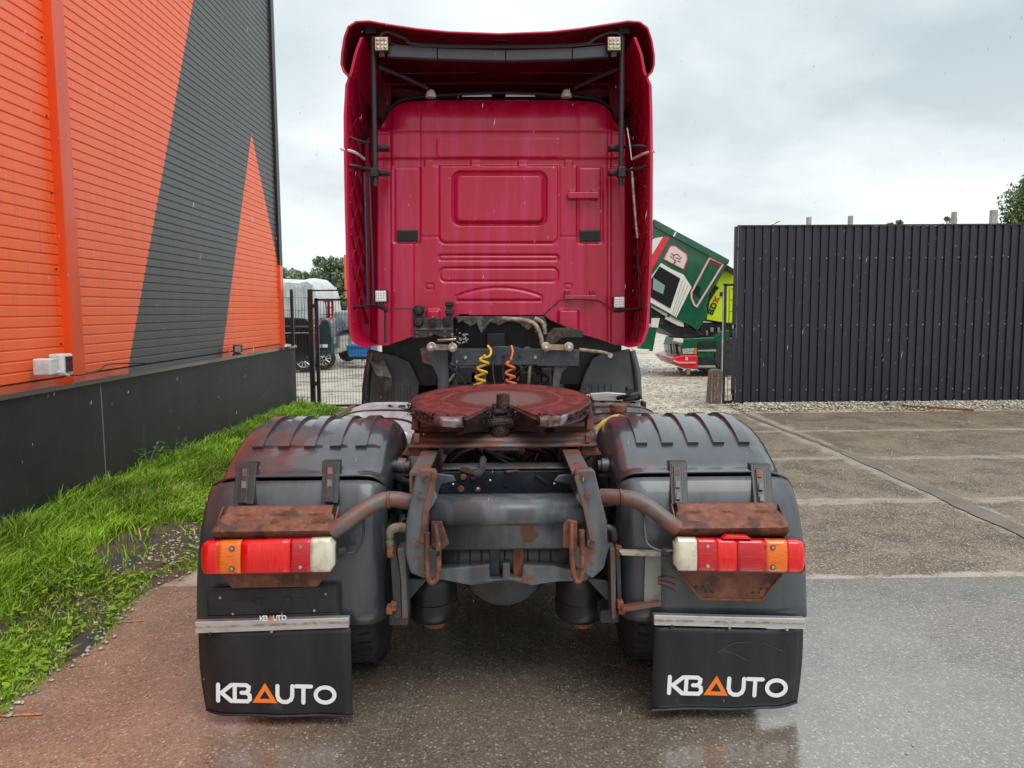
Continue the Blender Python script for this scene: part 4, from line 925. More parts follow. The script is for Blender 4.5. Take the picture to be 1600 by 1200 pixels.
for pts in ([(772, 556, 6.3), (770, 580, 6.25), (775, 610, 6.2)], [(787, 560, 6.3), (786, 590, 6.28), (795, 600, 6.2)], [(783, 605, 6.15), (795, 590, 6.2), (806, 575, 6.25)]): ptube('electric_cable', pts, .007, BLACK)
# ---- tanks beside the frame
def tank(x0, x1, y0, y1, z0, z1, m, name):
    cx, cz, hx, hz = (x0 + x1) / 2, (z0 + z1) / 2, (x1 - x0) / 2, (z1 - z0) / 2; sec = []
    for k in range(40):
        a = 2 * math.pi * k / 40; c, s_ = math.cos(a), math.sin(a); e = .55
        sec.append((cx + hx * math.copysign(abs(c) ** e, c), cz + hz * math.copysign(abs(s_) ** e, s_)))
    P = [[(x, y, z) for x, z in ((cx + (x - cx) * f, cz + (z - cz) * f) for x, z in sec)] for y, f in ((y0, .80), (y0 + .004, .93), (y0 + .02, .985), (y0 + .05, 1), (y1 - .05, 1), (y1, .96))]
    b = MB().grid(P, True); b.add(P[0], [tuple(range(40))]); b.add(P[-1], [tuple(range(40))[::-1]])
    return b.build(name, m, T, smooth=40), sec
def strap(sec, y, w, par, m=RUB, off=.006):
    cx = sum(a for a, c in sec) / 40; cz = sum(c for a, c in sec) / 40
    P = []
    for yy, f in ((y, 1.0), (y, 1.02), (y + w, 1.02), (y + w, 1.0)): P.append([(cx + (a - cx) * f, yy, cz + (c - cz) * f) for a, c in sec])
    MB().grid(P, True).build('tank_strap', m, par, smooth=30)
tk, sec = tank(-1.15, -.47, 4.42, 5.62, .45, 1.085, TANK, 'fuel_tank')
for y in (4.72, 5.12): strap(sec, y, .05, tk)
strap(sec, 5.56, .03, tk, TANK)
ptube('tank_sender_cable', [(608, 634, 5.35), (618, 640, 5.3), (640, 641, 5.2), (668, 645, 5.1)], .012, BLACK)
pb('sender_connector', 622, 634, 632, 641, 5.3, .05, BLACK); pb('sender_connector', 607, 634, 614, 640, 5.35, .05, BEIGE)
ptube('tank_step_edge', [(524, 650, 4.9), (540, 641, 5.0), (553, 634, 5.1)], .012, RUSTG)
tk2, sec2 = tank(.44, 1.12, 4.42, 5.62, .45, 1.075, mat('dirty_tank', (.10, .085, .08), (.30, .30, .30), 5, .45, .7, rough=.35, metal=.4, stretch=(3, .4, 1)), 'air_tank')
for y in (4.62, 4.95, 5.3): strap(sec2, y, .05, tk2)
p = W(966, 643, 4.95); MB().lathe([(-.06, .050), (.0, .050), (.005, .056), (.045, .056), (.05, .048), (.05, 0)], (p.x, p.y, p.z), 'z', 22).build('filler_cap', RUST, tk2, smooth=40)
ptube('yellow_line', [(932, 672, 3.95), (944, 660, 3.95), (958, 653, 3.98), (974, 651, 4.05), (990, 652, 4.1)], .015, mat('yellow_old_hose', (.62, .46, .12), (.4, .2, .04), 9, rough=.5))
cw = pp('catwalk_plate', [(922, 615), (950, 613), (975, 615), (1000, 622), (1003, 628), (925, 626)], 5.75, .05, ALU)
pb('battery_box', 924, 624, 1003, 640, 5.8, .4, WBOX, .01)
for x in (938, 962, 985): pb('box_slot', x, 627, x + 8, 637, 5.785, .012, BLACK, .002)
ptube('suzi_hose', [(965, 622, 5.7), (985, 618, 5.6), (996, 616, 5.65), (998, 622, 5.7), (975, 624, 5.65)], .016, BLACK)
pb('mudguard_bracket', 980, 606, 990, 618, 5.9, .1, BLKMET); pb('mudguard_bracket', 1004, 628, 1010, 640, 5.6, .1, BLACK)
# ---- fifth wheel
def fw(): pass
plate_mat = bpy.data.materials.new('greasy_red_oxide_plate'); plate_mat.use_nodes = True
t_ = plate_mat.node_tree; b_ = t_.nodes['Principled BSDF']; n_ = t_.nodes.new; l_ = t_.links.new
co = n_('ShaderNodeTexCoord'); vm = n_('ShaderNodeVectorMath'); vm.operation = 'DISTANCE'; l_(co.outputs['Object'], vm.inputs[0]); vm.inputs[1].default_value = (0, 4.03, 1.29)
nz_ = n_('ShaderNodeTexNoise'); nz_.inputs['Scale'].default_value = 9; nz_.inputs['Detail'].default_value = 6; l_(co.outputs['Object'], nz_.inputs['Vector'])
ad = n_('ShaderNodeMath'); ad.operation = 'MULTIPLY_ADD'; l_(nz_.outputs['Fac'], ad.inputs[0]); ad.inputs[1].default_value = .07; l_(vm.outputs['Value'], ad.inputs[2])
rp = n_('ShaderNodeValToRGB'); l_(ad.outputs[0], rp.inputs[0]); rp.color_ramp.interpolation = 'LINEAR'
els = rp.color_ramp.elements; els[0].position = 0; els[0].color = (.14, .10, .08, 1); els[1].position = 1; els[1].color = (.14, .03, .025, 1)
for pos, c in ((.23, (.12, .085, .07)), (.27, (.095, .026, .022)), (.33, (.10, .022, .02)), (.345, (.15, .07, .055)), (.36, (.13, .022, .02)), (.44, (.19, .035, .026)), (.455, (.15, .06, .045)), (.47, (.13, .028, .024))):
    e = els.new(pos); e.color = (*c, 1)
gn = n_('ShaderNodeTexNoise'); gn.inputs['Scale'].default_value = 14; gn.inputs['Detail'].default_value = 7; gn.inputs['Roughness'].default_value = .7; l_(co.outputs['Object'], gn.inputs['Vector'])
gs = n_('ShaderNodeMath'); gs.operation = 'MULTIPLY_ADD'; l_(vm.outputs['Value'], gs.inputs[0]); gs.inputs[1].default_value = .55; l_(gn.outputs['Fac'], gs.inputs[2])
gm = n_('ShaderNodeMapRange'); l_(gs.outputs[0], gm.inputs[0]); gm.inputs[1].default_value = .70; gm.inputs[2].default_value = .80; gm.inputs[4].default_value = .85
gx_ = n_('ShaderNodeMix'); gx_.data_type = 'RGBA'; l_(gm.outputs[0], gx_.inputs[0]); l_(rp.outputs[0], gx_.inputs[6]); gx_.inputs[7].default_value = (.035, .016, .014, 1)
l_(gx_.outputs[2], b_.inputs['Base Color']); b_.inputs['Roughness'].default_value = .38
n2 = n_('ShaderNodeTexNoise'); n2.inputs['Scale'].default_value = 70; l_(co.outputs['Object'], n2.inputs['Vector']); bp = n_('ShaderNodeBump'); bp.inputs['Strength'].default_value = .5; bp.inputs['Distance'].default_value = .004
l_(n2.outputs['Fac'], bp.inputs['Height']); l_(bp.outputs[0], b_.inputs['Normal'])
CYF, RF = 4.02, .472; xc = W(783, 640, 4.0).x
def fz(y): return 1.288 + (y - CYF) * math.tan(R(4.2))
outl = []
for k in range(41):                               # front arc, right side round to the left
    a = R(-22) + (math.pi + R(44)) * k / 40; outl.append((RF * math.cos(a), CYF + RF * math.sin(a)))
outl += [(-.39, 3.73), (-.285, 3.60), (-.22, 3.585), (-.18, 3.60), (-.10, 3.75), (-.045, 3.86), (-.035, 3.90), (.035, 3.90), (.045, 3.86), (.10, 3.75), (.18, 3.60), (.22, 3.585), (.285, 3.60), (.39, 3.73)]
k = len(outl)
def drop(x, y): return .004 * max(0, min(1, (3.86 - y) / .25)) ** 1.5
top = [(xc + x, y, fz(y) - drop(x, y)) for x, y in outl]; cen = (xc, CYF + .05, fz(CYF + .05))
# inner rings so that the rear ramp bends down
ring2 = [(xc + x * .86, CYF + .05 + (y - CYF - .05) * (.86 if y > 3.9 else .70), 0) for x, y in outl]; ring2 = [(x, y, fz(y)) for x, y, _ in ring2]
skirt = [(xc + x * 1.0, y + (.0 if y > 3.7 else .01), fz(y) - drop(x, y) - (.045 if y > 3.75 else .052)) for x, y in outl]
b = MB(); v = ring2 + top + skirt + [cen]; f = []
for i in range(k):
    j = (i + 1) % k; f += [(3 * k, i, j), (i, i + k, j + k, j), (i + k, i + 2 * k, j + 2 * k, j + k)]
f.append(tuple(range(2 * k, 3 * k))); b.add(v, f)
fwo = b.build('fifth_wheel', plate_mat, T, bevel=.006)
# ramps (horns) falling to the rear, bare worn metal edge
WORN = mat('worn_greasy_steel', (.30, .28, .27), (.12, .05, .045), 14, .4, .65, rough=.35, metal=.3, bump=.6, bscale=60)
for sg in (-1, 1):
    r_ = [(sg * .335, 3.64), (sg * .21, 3.59), (sg * .165, 3.61)]; P = []
    rows = []
    for (x, y), (x2, y2) in zip([(sg * .39, 3.74), (sg * .335, 3.665), (sg * .285, 3.605), (sg * .23, 3.59), (sg * .18, 3.605)], [(sg * .37, 3.72), (sg * .315, 3.62), (sg * .27, 3.55), (sg * .225, 3.535), (sg * .185, 3.55)]):
        z1 = fz(y) - drop(x, y) - .002; rows.append([(xc + x, y + .002, z1), (xc + x2, y2 + .02, z1 - .014), (xc + x2, y2 + .024, z1 - .040), (xc + x, y + .03, z1 - .055)])
    MB().grid(rows).build('entry_ramp', WORN, fwo, smooth=35, solid=.008)
    # throat cheek
    MB().add([(xc + sg * .17, 3.60, fz(3.6) - .02), (xc + sg * .045, 3.86, fz(3.86) - .005), (xc + sg * .05, 3.88, 1.15), (xc + sg * .19, 3.64, 1.17)], [(0, 1, 2, 3)]).build('throat_cheek', GREASE, fwo, solid=.02)
# crusty grease along the rim
b = MB(); q = random.Random(8)
for i in range(900):
    a = q.choice([q.uniform(R(-30), R(25)), q.uniform(R(155), R(210))]); rr = RF + q.uniform(-.01, .02); x, y = rr * math.cos(a), CYF + rr * math.sin(a)
    if q.random() < .4: x, y = q.choice([-1, 1]) * q.uniform(.03, .12), q.uniform(3.72, 3.9)
    z = fz(y) - q.uniform(.0, .06); s_ = q.uniform(.004, .013)
    if i % 3 == 0:
        x = q.choice([-1, 1]) * q.uniform(.17, .42); y = 3.60 + max(0, abs(x) - .28) * 1.1 + q.uniform(-.005, .02); z = fz(y) - q.uniform(.0, .035)
    b.add([(xc + x + q.uniform(-s_, s_), y + q.uniform(-s_, s_), z + q.uniform(-s_, s_)) for _ in range(4)], [(0, 1, 2), (0, 2, 3), (0, 3, 1), (1, 3, 2)])
o = b.build('grease_crust', GREASE, fwo); o['kind'] = 'stuff'
p = W(786, 628, 3.88); MB().lathe([(-.08, .035), (0, .035), (.005, .034), (.038, .034), (.040, .026), (.030, .0)], (p.x, p.y, p.z), 'z', 18).build('lock_jaw', GREASE, fwo, smooth=40)
MB().lathe([(-.09, .01), (-.07, .05), (-.02, .062), (.02, .05), (.05, .04), (.07, .05), (.1, .0)], (p.x - .015, p.y + .0, 1.17), 'z', 16).build('kingpin_lock', GREASE, fwo, smooth=40)
MB().box(xc - .28, xc + .28, 3.82, 4.3, 1.16, 1.215).build('fifth_wheel_underside', GREASE, fwo, bevel=.02)
for x in (-.20, .20): MB().box(xc + x - .012, xc + x + .012, 3.7, 4.3, 1.15, 1.23).build('under_rib', GREASE, fwo)
# pedestals and mounting plate
for sg, (a, c) in ((-1, (648, 712)), (1, (868, 922))):
    pd = pp('pedestal', [(a + 4, 640), (c - 10, 640), (c, 660), (c + 4, 676), (a - 2, 676)] if sg < 0 else [(a + 10, 640), (c - 4, 640), (c + 2, 676), (a - 4, 676), (a, 660)], 3.92, .30, RUST, .01)
    MB().pbox(a + 8 if sg < 0 else a - 4, 659, c + 4 if sg < 0 else c - 8, 668, 3.86, .06).build('bearing_cap', RUSTL if sg < 0 else RUSTG, pd, bevel=.008)
    x_ = a if sg < 0 else c
    for dx in (0, 1): pass
    MB().pprism([(x_ - 3, 636), (x_ + 3, 636), (x_ + 6, 672), (x_ - 6, 672)], 3.85, .05).build('pivot_post', RUST, pd, bevel=.005)
zz_ = [(674, 4.0), (676, 3.93), (679, 3.86), (684, 3.84), (686.5, 3.80), (689, 3.80), (693, 3.76), (696, 3.70), (698.5, 3.70), (698.5, 3.78)]
prof = [(Y_, W(785, y, Y_).z) for y, Y_ in zz_]
mpz = MB().ext_x(prof, W(640, 690, 3.75).x, W(931, 690, 3.75).x).build('mounting_plate', RUSTG, T, smooth=20, solid=.008)
for x in (650, 919): MB().pbox(x - 4, 679, x + 5, 692, 3.70, .05).build('clamp_bolt', RUST, mpz, bevel=.005)
for a, c in ((628, 668), (908, 940)):
    pp('side_angle_bracket', [(a + 8, 698), (c, 698), (c, 704), (c - 3, 713), (a - 2, 712), (a + 4, 704)] if a < 700 else [(a, 698), (c - 8, 698), (c - 4, 704), (c + 2, 712), (a + 3, 713), (a, 704)], 3.72, .12, RUST, .006)
# ---- rear cross member
YR = 3.14
cmz = [(772, 3.40), (775, 3.28), (780, 3.20), (788, 3.155), (800, YR), (812, YR), (818, YR + .006), (820, YR + .03), (822, YR + .035), (856, YR + .035), (858, YR + .06)]
prof = [(Y_, W(785, y, Y_).z) for y, Y_ in cmz]
cm = MB().ext_x(prof, W(663, 800, YR).x, W(922, 800, YR).x).build('rear_cross_member', FRAME, T, smooth=40, solid=.006)
CHK_L = [(651, 738), (657, 733), (680, 735), (683, 742), (679, 768), (684, 778), (670, 800), (667, 855), (690, 862), (688, 884), (664, 905), (641, 896), (633, 868), (634, 815), (641, 780)]
CHK_R = [(899, 735), (925, 733), (930, 738), (940, 780), (949, 815), (950, 862), (944, 888), (925, 905), (897, 884), (895, 862), (918, 855), (915, 800), (899, 778), (903, 768), (898, 742)]
for nm, P_, bolts in (('L', CHK_L, ((665, 745), (659, 773), (653, 848))), ('R', CHK_R, ((912, 744), (918, 772), (925, 848)))):
    ck = pp('side_cheek', P_, YR - .035, .05, FRAME, .008)
    rib = [(668, 742), (676, 745), (665, 790), (655, 850), (648, 850), (655, 790)] if nm == 'L' else [(901, 745), (908, 742), (922, 790), (934, 850), (927, 850), (914, 790)]
    MB().pprism([(x_ + (7 if nm == 'L' else -4), y_) for x_, y_ in rib], YR - .043, .01).build('stiffening_fold', RUSTG, ck, bevel=.003)
    for x, y in bolts:
        p = W(x, y, YR - .036); MB().lathe([(0, .020), (-.004, .020)], p, 'y', 16).build('washer', FRAME, ck); MB().lathe([(-.004, .012), (-.018, .012)], p, 'y', 6).build('bolt', RUST, ck)
for P_ in ([(679, 740), (708, 743), (712, 752), (690, 757), (684, 772), (690, 777), (676, 779)], [(902, 740), (873, 743), (866, 752), (890, 757), (897, 770), (890, 777), (906, 779)]): pp('corner_gusset', P_ if False else P_[:3] + P_[3:], 3.42, .02, FRAME, .004)
nv = pb('inner_cross_member', 688, 735, 905, 790, 3.66, .02, NAVY, .004)
MB().pbox(690, 729, 902, 735, 3.66, .12).build('member_flange', FRAME, nv, bevel=.006)
for x, y, r_, m in ((724, 745, .016, RUST), (740, 745, .015, RUST), (720, 764, .017, RUSTL), (747, 765, .014, RUSTL), (708, 756, .005, WHITE), (766, 750, .005, WHITE), (747, 763, .006, WHITE), (866, 755, .005, WHITE), (790, 758, .008, BLACK)):
    p = W(x, y, 3.655); MB().lathe([(0, r_), (-.012 if m is RUST else -.003, r_ * .8)], (p.x, p.y - (.004 if m is WHITE else 0), p.z), 'y', 12).build('bolt' if m is RUST else 'hole_rim', m, nv)
for x, y, r_ in ((828, 727, .008), (853, 725, .006)):
    p = W(x, y, 3.7)
ptube('brake_hose', [(700, 722, 4.1), (720, 708, 4.2), (745, 702, 4.3), (760, 712, 4.2)], .014, RUB); ptube('brake_hose', [(825, 702, 4.3), (850, 708, 4.2), (870, 722, 4.1)], .012, RUB)
pb('valve_block', 755, 702, 812, 728, 4.5, .2, FRAMED, .02); p = W(783, 708, 4.48); MB().box(p.x - .014, p.x + .014, p.y - .004, p.y, p.z - .007, p.z + .007).build('stamped_plate', STEEL, T)
for x in (728, 840): p = W(x, 726, 4.6); MB().lathe([(-.12, .13), (.12, .13)], p, 'y', 20).build('brake_chamber', FRAMED, T, smooth=40)
MB().box(-.45, .45, 4.9, 5.0, .55, 1.0).build('mid_cross_member', BLACK, T); MB().box(-.44, .44, 5.9, 6.0, .5, 1.15).build('mid_cross_member', BLACK, T)
# air vessel and lower brace
p = W(785, 866, 3.34); MB().lathe([(-.29, .03), (-.285, .06), (-.26, .085), (-.2, .092), (.2, .092), (.26, .085), (.285, .06), (.29, .03)], (p.x + .01, p.y, p.z), 'x', 28).build('air_vessel', FRAMED, T, smooth=40)
av = bpy.context.scene.objects['air_vessel']
for k in range(9): MB().lathe([(-.004, .093), (0, .097), (.004, .093)], (p.x - .19 + k * .05, p.y, p.z), 'x', 24).build('vessel_band', FRAMED, av, smooth=60)
for a, m in ((769, NAVY), (806, RUSTL)): pb('vessel_strap', a - 4, 848, a + 12, 900, 3.24, .01, m, .003)
BR = [(637, 846), (648, 868), (664, 884), (690, 889), (765, 882), (765, 905), (785, 905), (785, 880), (797, 880), (797, 902), (815, 904), (817, 883), (862, 884), (900, 892), (930, 872), (945, 850), (953, 853), (946, 878), (915, 908), (872, 909), (830, 915), (795, 907), (735, 915), (700, 908), (664, 902), (640, 880)]
pp('lower_brace', BR, 3.20, .09, FRAME, .006)
# tow hooks
for pts in ([(667, 832, 3.05), (667, 880, 3.05), (669, 902, 3.05), (675, 910, 3.05), (684, 900, 3.05), (685, 860, 3.05), (680, 818, 3.07)], [(893, 815, 3.07), (893, 860, 3.05), (896, 895, 3.05), (903, 909, 3.05), (909, 898, 3.05), (910, 870, 3.05), (909, 828, 3.05)]):
    MB().ptube(pts, .0115, 8).build('tow_hook', RUST, T, smooth=50)
pp('hook_plate', [(674, 815), (690, 815), (702, 850), (688, 860), (674, 852)], 3.09, .012, RUST, .002); pp('hook_plate', [(880, 820), (887, 812), (902, 815), (902, 858), (880, 855)], 3.09, .012, RUST, .002)
# air bellows
for x in (676, 906):
    p = W(x, 940, 3.5); MB().lathe([(-.080, .06), (-.075, .095), (-.055, .112), (-.02, .118), (.015, .118), (.018, .112), (.09, .114), (.14, .112), (.18, .07), (.3, .05)], p, 'z', 30).build('air_bellow', RUB, T, smooth=45)
    MB().lathe([(-.102, .045), (-.080, .055)], (p.x + .01, p.y - .03, p.z), 'z', 16).build('bellow_foot', RUSTL, T)
for P_, m in (([(609, 862), (618, 858), (625, 900), (627, 966), (616, 966), (612, 910)], FRAMED), ([(620, 858), (633, 856), (635, 900), (637, 966), (628, 968), (626, 905)], RUSTG), ([(953, 858), (962, 858), (963, 966), (956, 968)], RUSTG), ([(962, 862), (969, 860), (972, 950), (966, 962)], FRAMED)):
    pp('suspension_bracket', P_, 3.18, .10, m, .004)
for x, y in ((609, 866), (608, 955), (614, 950), (968, 862), (972, 955), (970, 946)): pb('rusty_bolt', x - 5, y - 6, x + 5, y + 6, 3.15, .05, RUSTL, .006)
pp('bracket_stay', [(637, 905), (668, 905), (637, 940), (634, 930)], 3.24, .02, FRAMED); pp('bracket_stay', [(915, 903), (950, 908), (953, 935), (948, 938)], 3.24, .02, FRAMED)
ptube('curved_pipe', [(612, 862, 3.3), (609, 840, 3.3), (612, 828, 3.3), (625, 824, 3.3), (634, 826, 3.3)], .022, BEIGE)
ptube('curved_pipe', [(946, 824, 3.3), (956, 828, 3.3), (960, 840, 3.3), (961, 865, 3.3)], .018, FRAME)
ebp = pp('square_bracket_frame', [(968, 862), (1033, 864), (1033, 870), (972, 868)], 3.12, .04, BEIGE, .002); pp('square_bracket_frame', [(972, 950), (1033, 941), (1033, 947), (972, 957)], 3.12, .04, RUSTG, .002)
pp('square_bracket_plate', [(1008, 869), (1033, 868), (1033, 942), (1006, 944)], 3.15, .01, mat('stained_plate', (.20, .21, .19), (.10, .06, .03), 9, .4, .65, rough=.5, bump=.3), .002)
for k in range(5): ptube('cut_wire', [(1028, 902 + k * 2.5, 3.11), (1040, 900 + k * 4, 3.09), (1055, 903 + k * 5, 3.08)], .0028, RUSTL if k % 2 else BLACK)
for pts, r_, m in (([(612, 728, 3.6), (640, 730, 3.6)], .03, FRAMED), ([(622, 727, 3.58), (634, 728, 3.58)], .036, FRAME), ([(934, 728, 3.6), (960, 727, 3.6)], .028, FRAMED), ([(940, 727, 3.58), (950, 727, 3.58)], .034, FRAME), ([(625, 742, 3.7), (626, 800, 3.7)], .045, BLACK), ([(948, 742, 3.7), (950, 800, 3.7)], .045, BLACK)):
    MB().tube([W(*a) for a in pts], r_, 14).build('shock_absorber', m, T, smooth=40)
for x in (612, 959): p = W(x, 728, 3.6); MB().lathe([(-.012, .018), (.012, .018)], p, 'x', 8).build('bolt', RUST, T)
# clutter round the rear axle: hoses, springs, brackets
q = random.Random(17)
for k in range(34):
    x = q.choice([-1, 1]) * q.uniform(.05, .5); y = q.uniform(3.45, 4.4); z = q.uniform(.55, 1.02)
    MB().tube(curve([(x, y, z), (x + q.uniform(-.1, .1), y + q.uniform(-.1, .2), z + q.uniform(-.12, .1)), (x + q.uniform(-.25, .25), y + q.uniform(0, .4), z + q.uniform(-.2, .1))], 4), q.uniform(.006, .018), 6).build(['brake_pipe', 'air_hose', 'wiring_loom'][k % 3], q.choice([RUB, FRAMED, BLACK, BLKMET, FRAMED]), T, smooth=50)
for sg in (-1, 1):
    MB().box(sg * .47 - .045, sg * .47 + .045, 3.3, 4.6, .36, .42).build('spring_beam', FRAMED, T, bevel=.01)
    MB().lathe([(-.1, .085), (.1, .085), (.13, .06)], (sg * .44, AX - .22, .66), 'y', 18).build('brake_chamber', FRAMED, T, smooth=40)
    MB().tube([(sg * .36, 3.5, .95), (sg * .50, 3.62, .45)], .032, 12).build('damper', FRAMED, T, smooth=40)
    MB().box(sg * .33 - .02, sg * .33 + .02, 3.55, 4.1, .5, .84).build('hanger_bracket', FRAMED, T, bevel=.01)
MB().box(-1.1, 1.1, FY + .72, FY + .8, .2, .6).build('front_bumper_underside', BLACK, T)
MB().lathe([(-.85, .05), (.85, .05)], (0, FY, .42), 'x', 12).build('front_axle_beam', FRAMED, T)
MB().box(-.42, .42, 5.2, 5.6, .42, .9).build('underbody_occluder', BLACK, T, bevel=.03)  # box added under the chassis to block light from the ground
# ---- rear fenders
def fender(sg):
    xo, xi = sg * 1.278, sg * .520                # outer and inner edge
    if sg > 0: xo, xi = 1.268, .508
    path = []                                     # (y, z, ny, nz): rear foot, up and over the wheel
    for y, z in ((3.165, .425), (3.175, .65), (3.20, .82), (3.245, .95), (3.31, 1.048)): path.append((y, z))
    for a in (133, 122, 111, 100, 90, 80, 70, 60, 50, 38, 26, 12, 0): path.append((AX + .665 * math.cos(R(a)) * -1 * -1 if False else AX - .665 * math.cos(R(180 - a)) , .555 + .655 * math.sin(R(a))))
    path = [(y, z) for y, z in path]
    pth = []
    for i in range(len(path) - 1):
        for k in range(4): t = k / 4; pth.append((path[i][0] * (1 - t) + path[i + 1][0] * t, path[i][1] * (1 - t) + path[i + 1][1] * t))
    pth.append(path[-1])
    n = len(pth)
    # smooth
    for _ in range(3): pth = [pth[0]] + [((pth[i - 1][0] + 2 * pth[i][0] + pth[i + 1][0]) / 4, (pth[i - 1][1] + 2 * pth[i][1] + pth[i + 1][1]) / 4) for i in range(1, n - 1)] + [pth[-1]]
    w = abs(xo - xi); wr = .155; wi = .085
    S = []                                        # (across 0..w from the outer edge, inward)
    S += [(.0, .26), (.0, .17)]
    for k in range(9): a = math.pi / 2 * k / 8; S.append((wr * (1 - math.cos(a)), wr * (1 - math.sin(a)) * .9))
    ribs = [.128 + .1185 * k for k in range(5)]
    xs = []
    for r_ in ribs: xs += [r_ - .0005, r_ + .0015, r_ + .047, r_ + .049]
    xs = sorted([x for x in xs if True] + [w - wi - .03])
    def base_off(x):
        if x < wr: return wr * .9 * (1 - math.sqrt(max(0, 1 - ((wr - x) / wr) ** 2)))
        return 0
    S = [s for s in S if True]
    pts = S[:2] + [(x, o_, 0) for x, o_ in S[2:]]
    allx = sorted(set([round(s[0], 4) for s in S[2:]] + [round(x, 4) for x in xs]))
    sec = [(0, .26, 0), (0, .17, 0)]
    for x in allx:
        rib = any(r_ <= x <= r_ + .048 for r_ in ribs); sec.append((x, base_off(x), .016 if rib else 0))
    for k in range(1, 7): a = math.pi / 2 * k / 6; sec.append((w - wi + wi * math.sin(a), wi * (1 - math.cos(a)), 0))
    sec += [(w, .16, 0), (w, .24, 0)]
    def nrm(i):
        a, c = pth[max(0, i - 1)], pth[min(n - 1, i + 1)]; dy, dz = c[0] - a[0], c[1] - a[1]; l__ = math.hypot(dy, dz); return (-dz / l__, dy / l__)
    def surf(i, x, o_, rb):
        ny, nz = nrm(i); y, z = pth[i]
        if z > 1.12 or y > 3.6: pass
        ribon = rb if (ribI0 <= i <= ribI1) else 0
        if x < wr + .001: o_ = o_ * (.30 + .70 * min(1, max(0, (i / n - .05) / .33)))
        fl = .040 * max(0, 1 - i / (n * .32)) * (1 - min(1, x / .35))
        return (xo + sg * fl - sg * x, y + ny * (-(o_) + ribon), z + nz * (-(o_) + ribon))
    iseam = min(range(n), key=lambda i: abs(pth[i][1] - 1.035) + (10 if pth[i][0] > AX else 0))
    ribI0 = min(range(n), key=lambda i: abs(pth[i][1] - 1.118) + (10 if pth[i][0] > AX else 0)); ribI1 = max(i for i in range(n) if pth[i][1] > 1.1)
    lower = MB().grid([[surf(i, *s) for s in sec] for i in range(0, iseam)])
    # foot hem
    lo = lower.build('fender_rear', PLASTD, T, smooth=32, solid=.006)
    up_idx = list(range(iseam, n)); rows = []
    for i in up_idx:
        if i == ribI0: rows.append([surf(i, s[0], s[1], 0) for s in sec]); y, z = pth[i]
        rows.append([surf(i, *s) for s in sec])
        if i == ribI1: rows.append([surf(i, s[0], s[1], 0) for s in sec])
    # overlap lip at the seam
    ny, nz = nrm(iseam); rows = [[(x, y + ny * .008, z + nz * .008) for x, y, z in rows[0]]] + rows
    co_ = MB().grid(rows).build('fender_cover', PLAST, T, smooth=28, solid=.006)
    return lo, co_
for sg in (-1, 1):
    lo, co_ = fender(sg)
    # rubber strap latches
    for x0, x1, t0, t1 in (((363, 398, 724, 788), (499, 529, 721, 786)) if sg < 0 else ((1044, 1074, 722, 788), (1172, 1206, 726, 791))):
        lean = (-5 if sg < 0 else 5) * (1 if abs((x0 + x1) / 2 - 785) > 330 else .5)
        Yl = 3.205
        def tilt(b):
            o_ = []
            for x, y, z in b.v:
                off = y - Yl; s = 1.0; z0 = z
                for _ in range(4): zz = 1.75 + (z0 - 1.75) * s; s = (float(np.interp(zz, (.80, .95, 1.03, 1.07, 1.12), (3.20, 3.25, 3.345, 3.39, 3.47))) - .056) / Yl
                o_.append((x * s, Yl * s + off, 1.75 + (z0 - 1.75) * s))
            b.v = o_; return b
        fr = [(x0 + 4 - lean * .0, t0), (x1, t0), (x1 + lean, t1), (x0 + lean, t1)]
        fr = [(x0 + 3 - lean / 2, t0), (x1 + 1 - lean / 2, t0), (x1 + lean / 2, t1), (x0 + 4 + lean / 2, t1)]
        base = tilt(MB().pprism(fr, Yl, .05)).build('latch_base', BLACK, lo, bevel=.003)
        cx0, cx1 = (x0 + x1) / 2 - 7, (x0 + x1) / 2 + 8
        inn = [(cx0 - lean / 2 - 2, t0 + 3), (cx1 - lean / 2 + 2, t0 + 3), (cx1 + lean / 2 + 1, t1 - 1), (cx0 + lean / 2 - 1, t1 - 1)]
        tilt(MB().pprism(inn, Yl - .002, .01)).build('latch_recess', BLKMET, lo, bevel=.002)
        st = tilt(MB().pprism([(cx0 + 1 - lean / 2, t0 + 6), (cx1 - 1 - lean / 2, t0 + 6), (cx1 - 1 + lean / 2, t1 - 2), (cx0 + 1 + lean / 2, t1 - 2)], Yl - .010, .010)).build('latch_strap', RUB, lo, bevel=.004)
        for k, f_ in enumerate((.22, .52, .80)):
            yy = t0 + (t1 - t0) * f_; xx = (cx0 + cx1) / 2 - lean / 2 + lean * f_
            tilt(MB().pbox(xx - 3.6, yy - 5.5, xx + 3.6, yy + 5.5, Yl - .012, .004)).build('strap_window', [RUST, RUSTG if k == 1 else RUST, BLACK if sg < 0 else RUSTG][k] if k < 3 else BLACK, lo, bevel=.003)
# inner dark side plates of the fenders and the recess strip
for x in (-.545, .535): pass
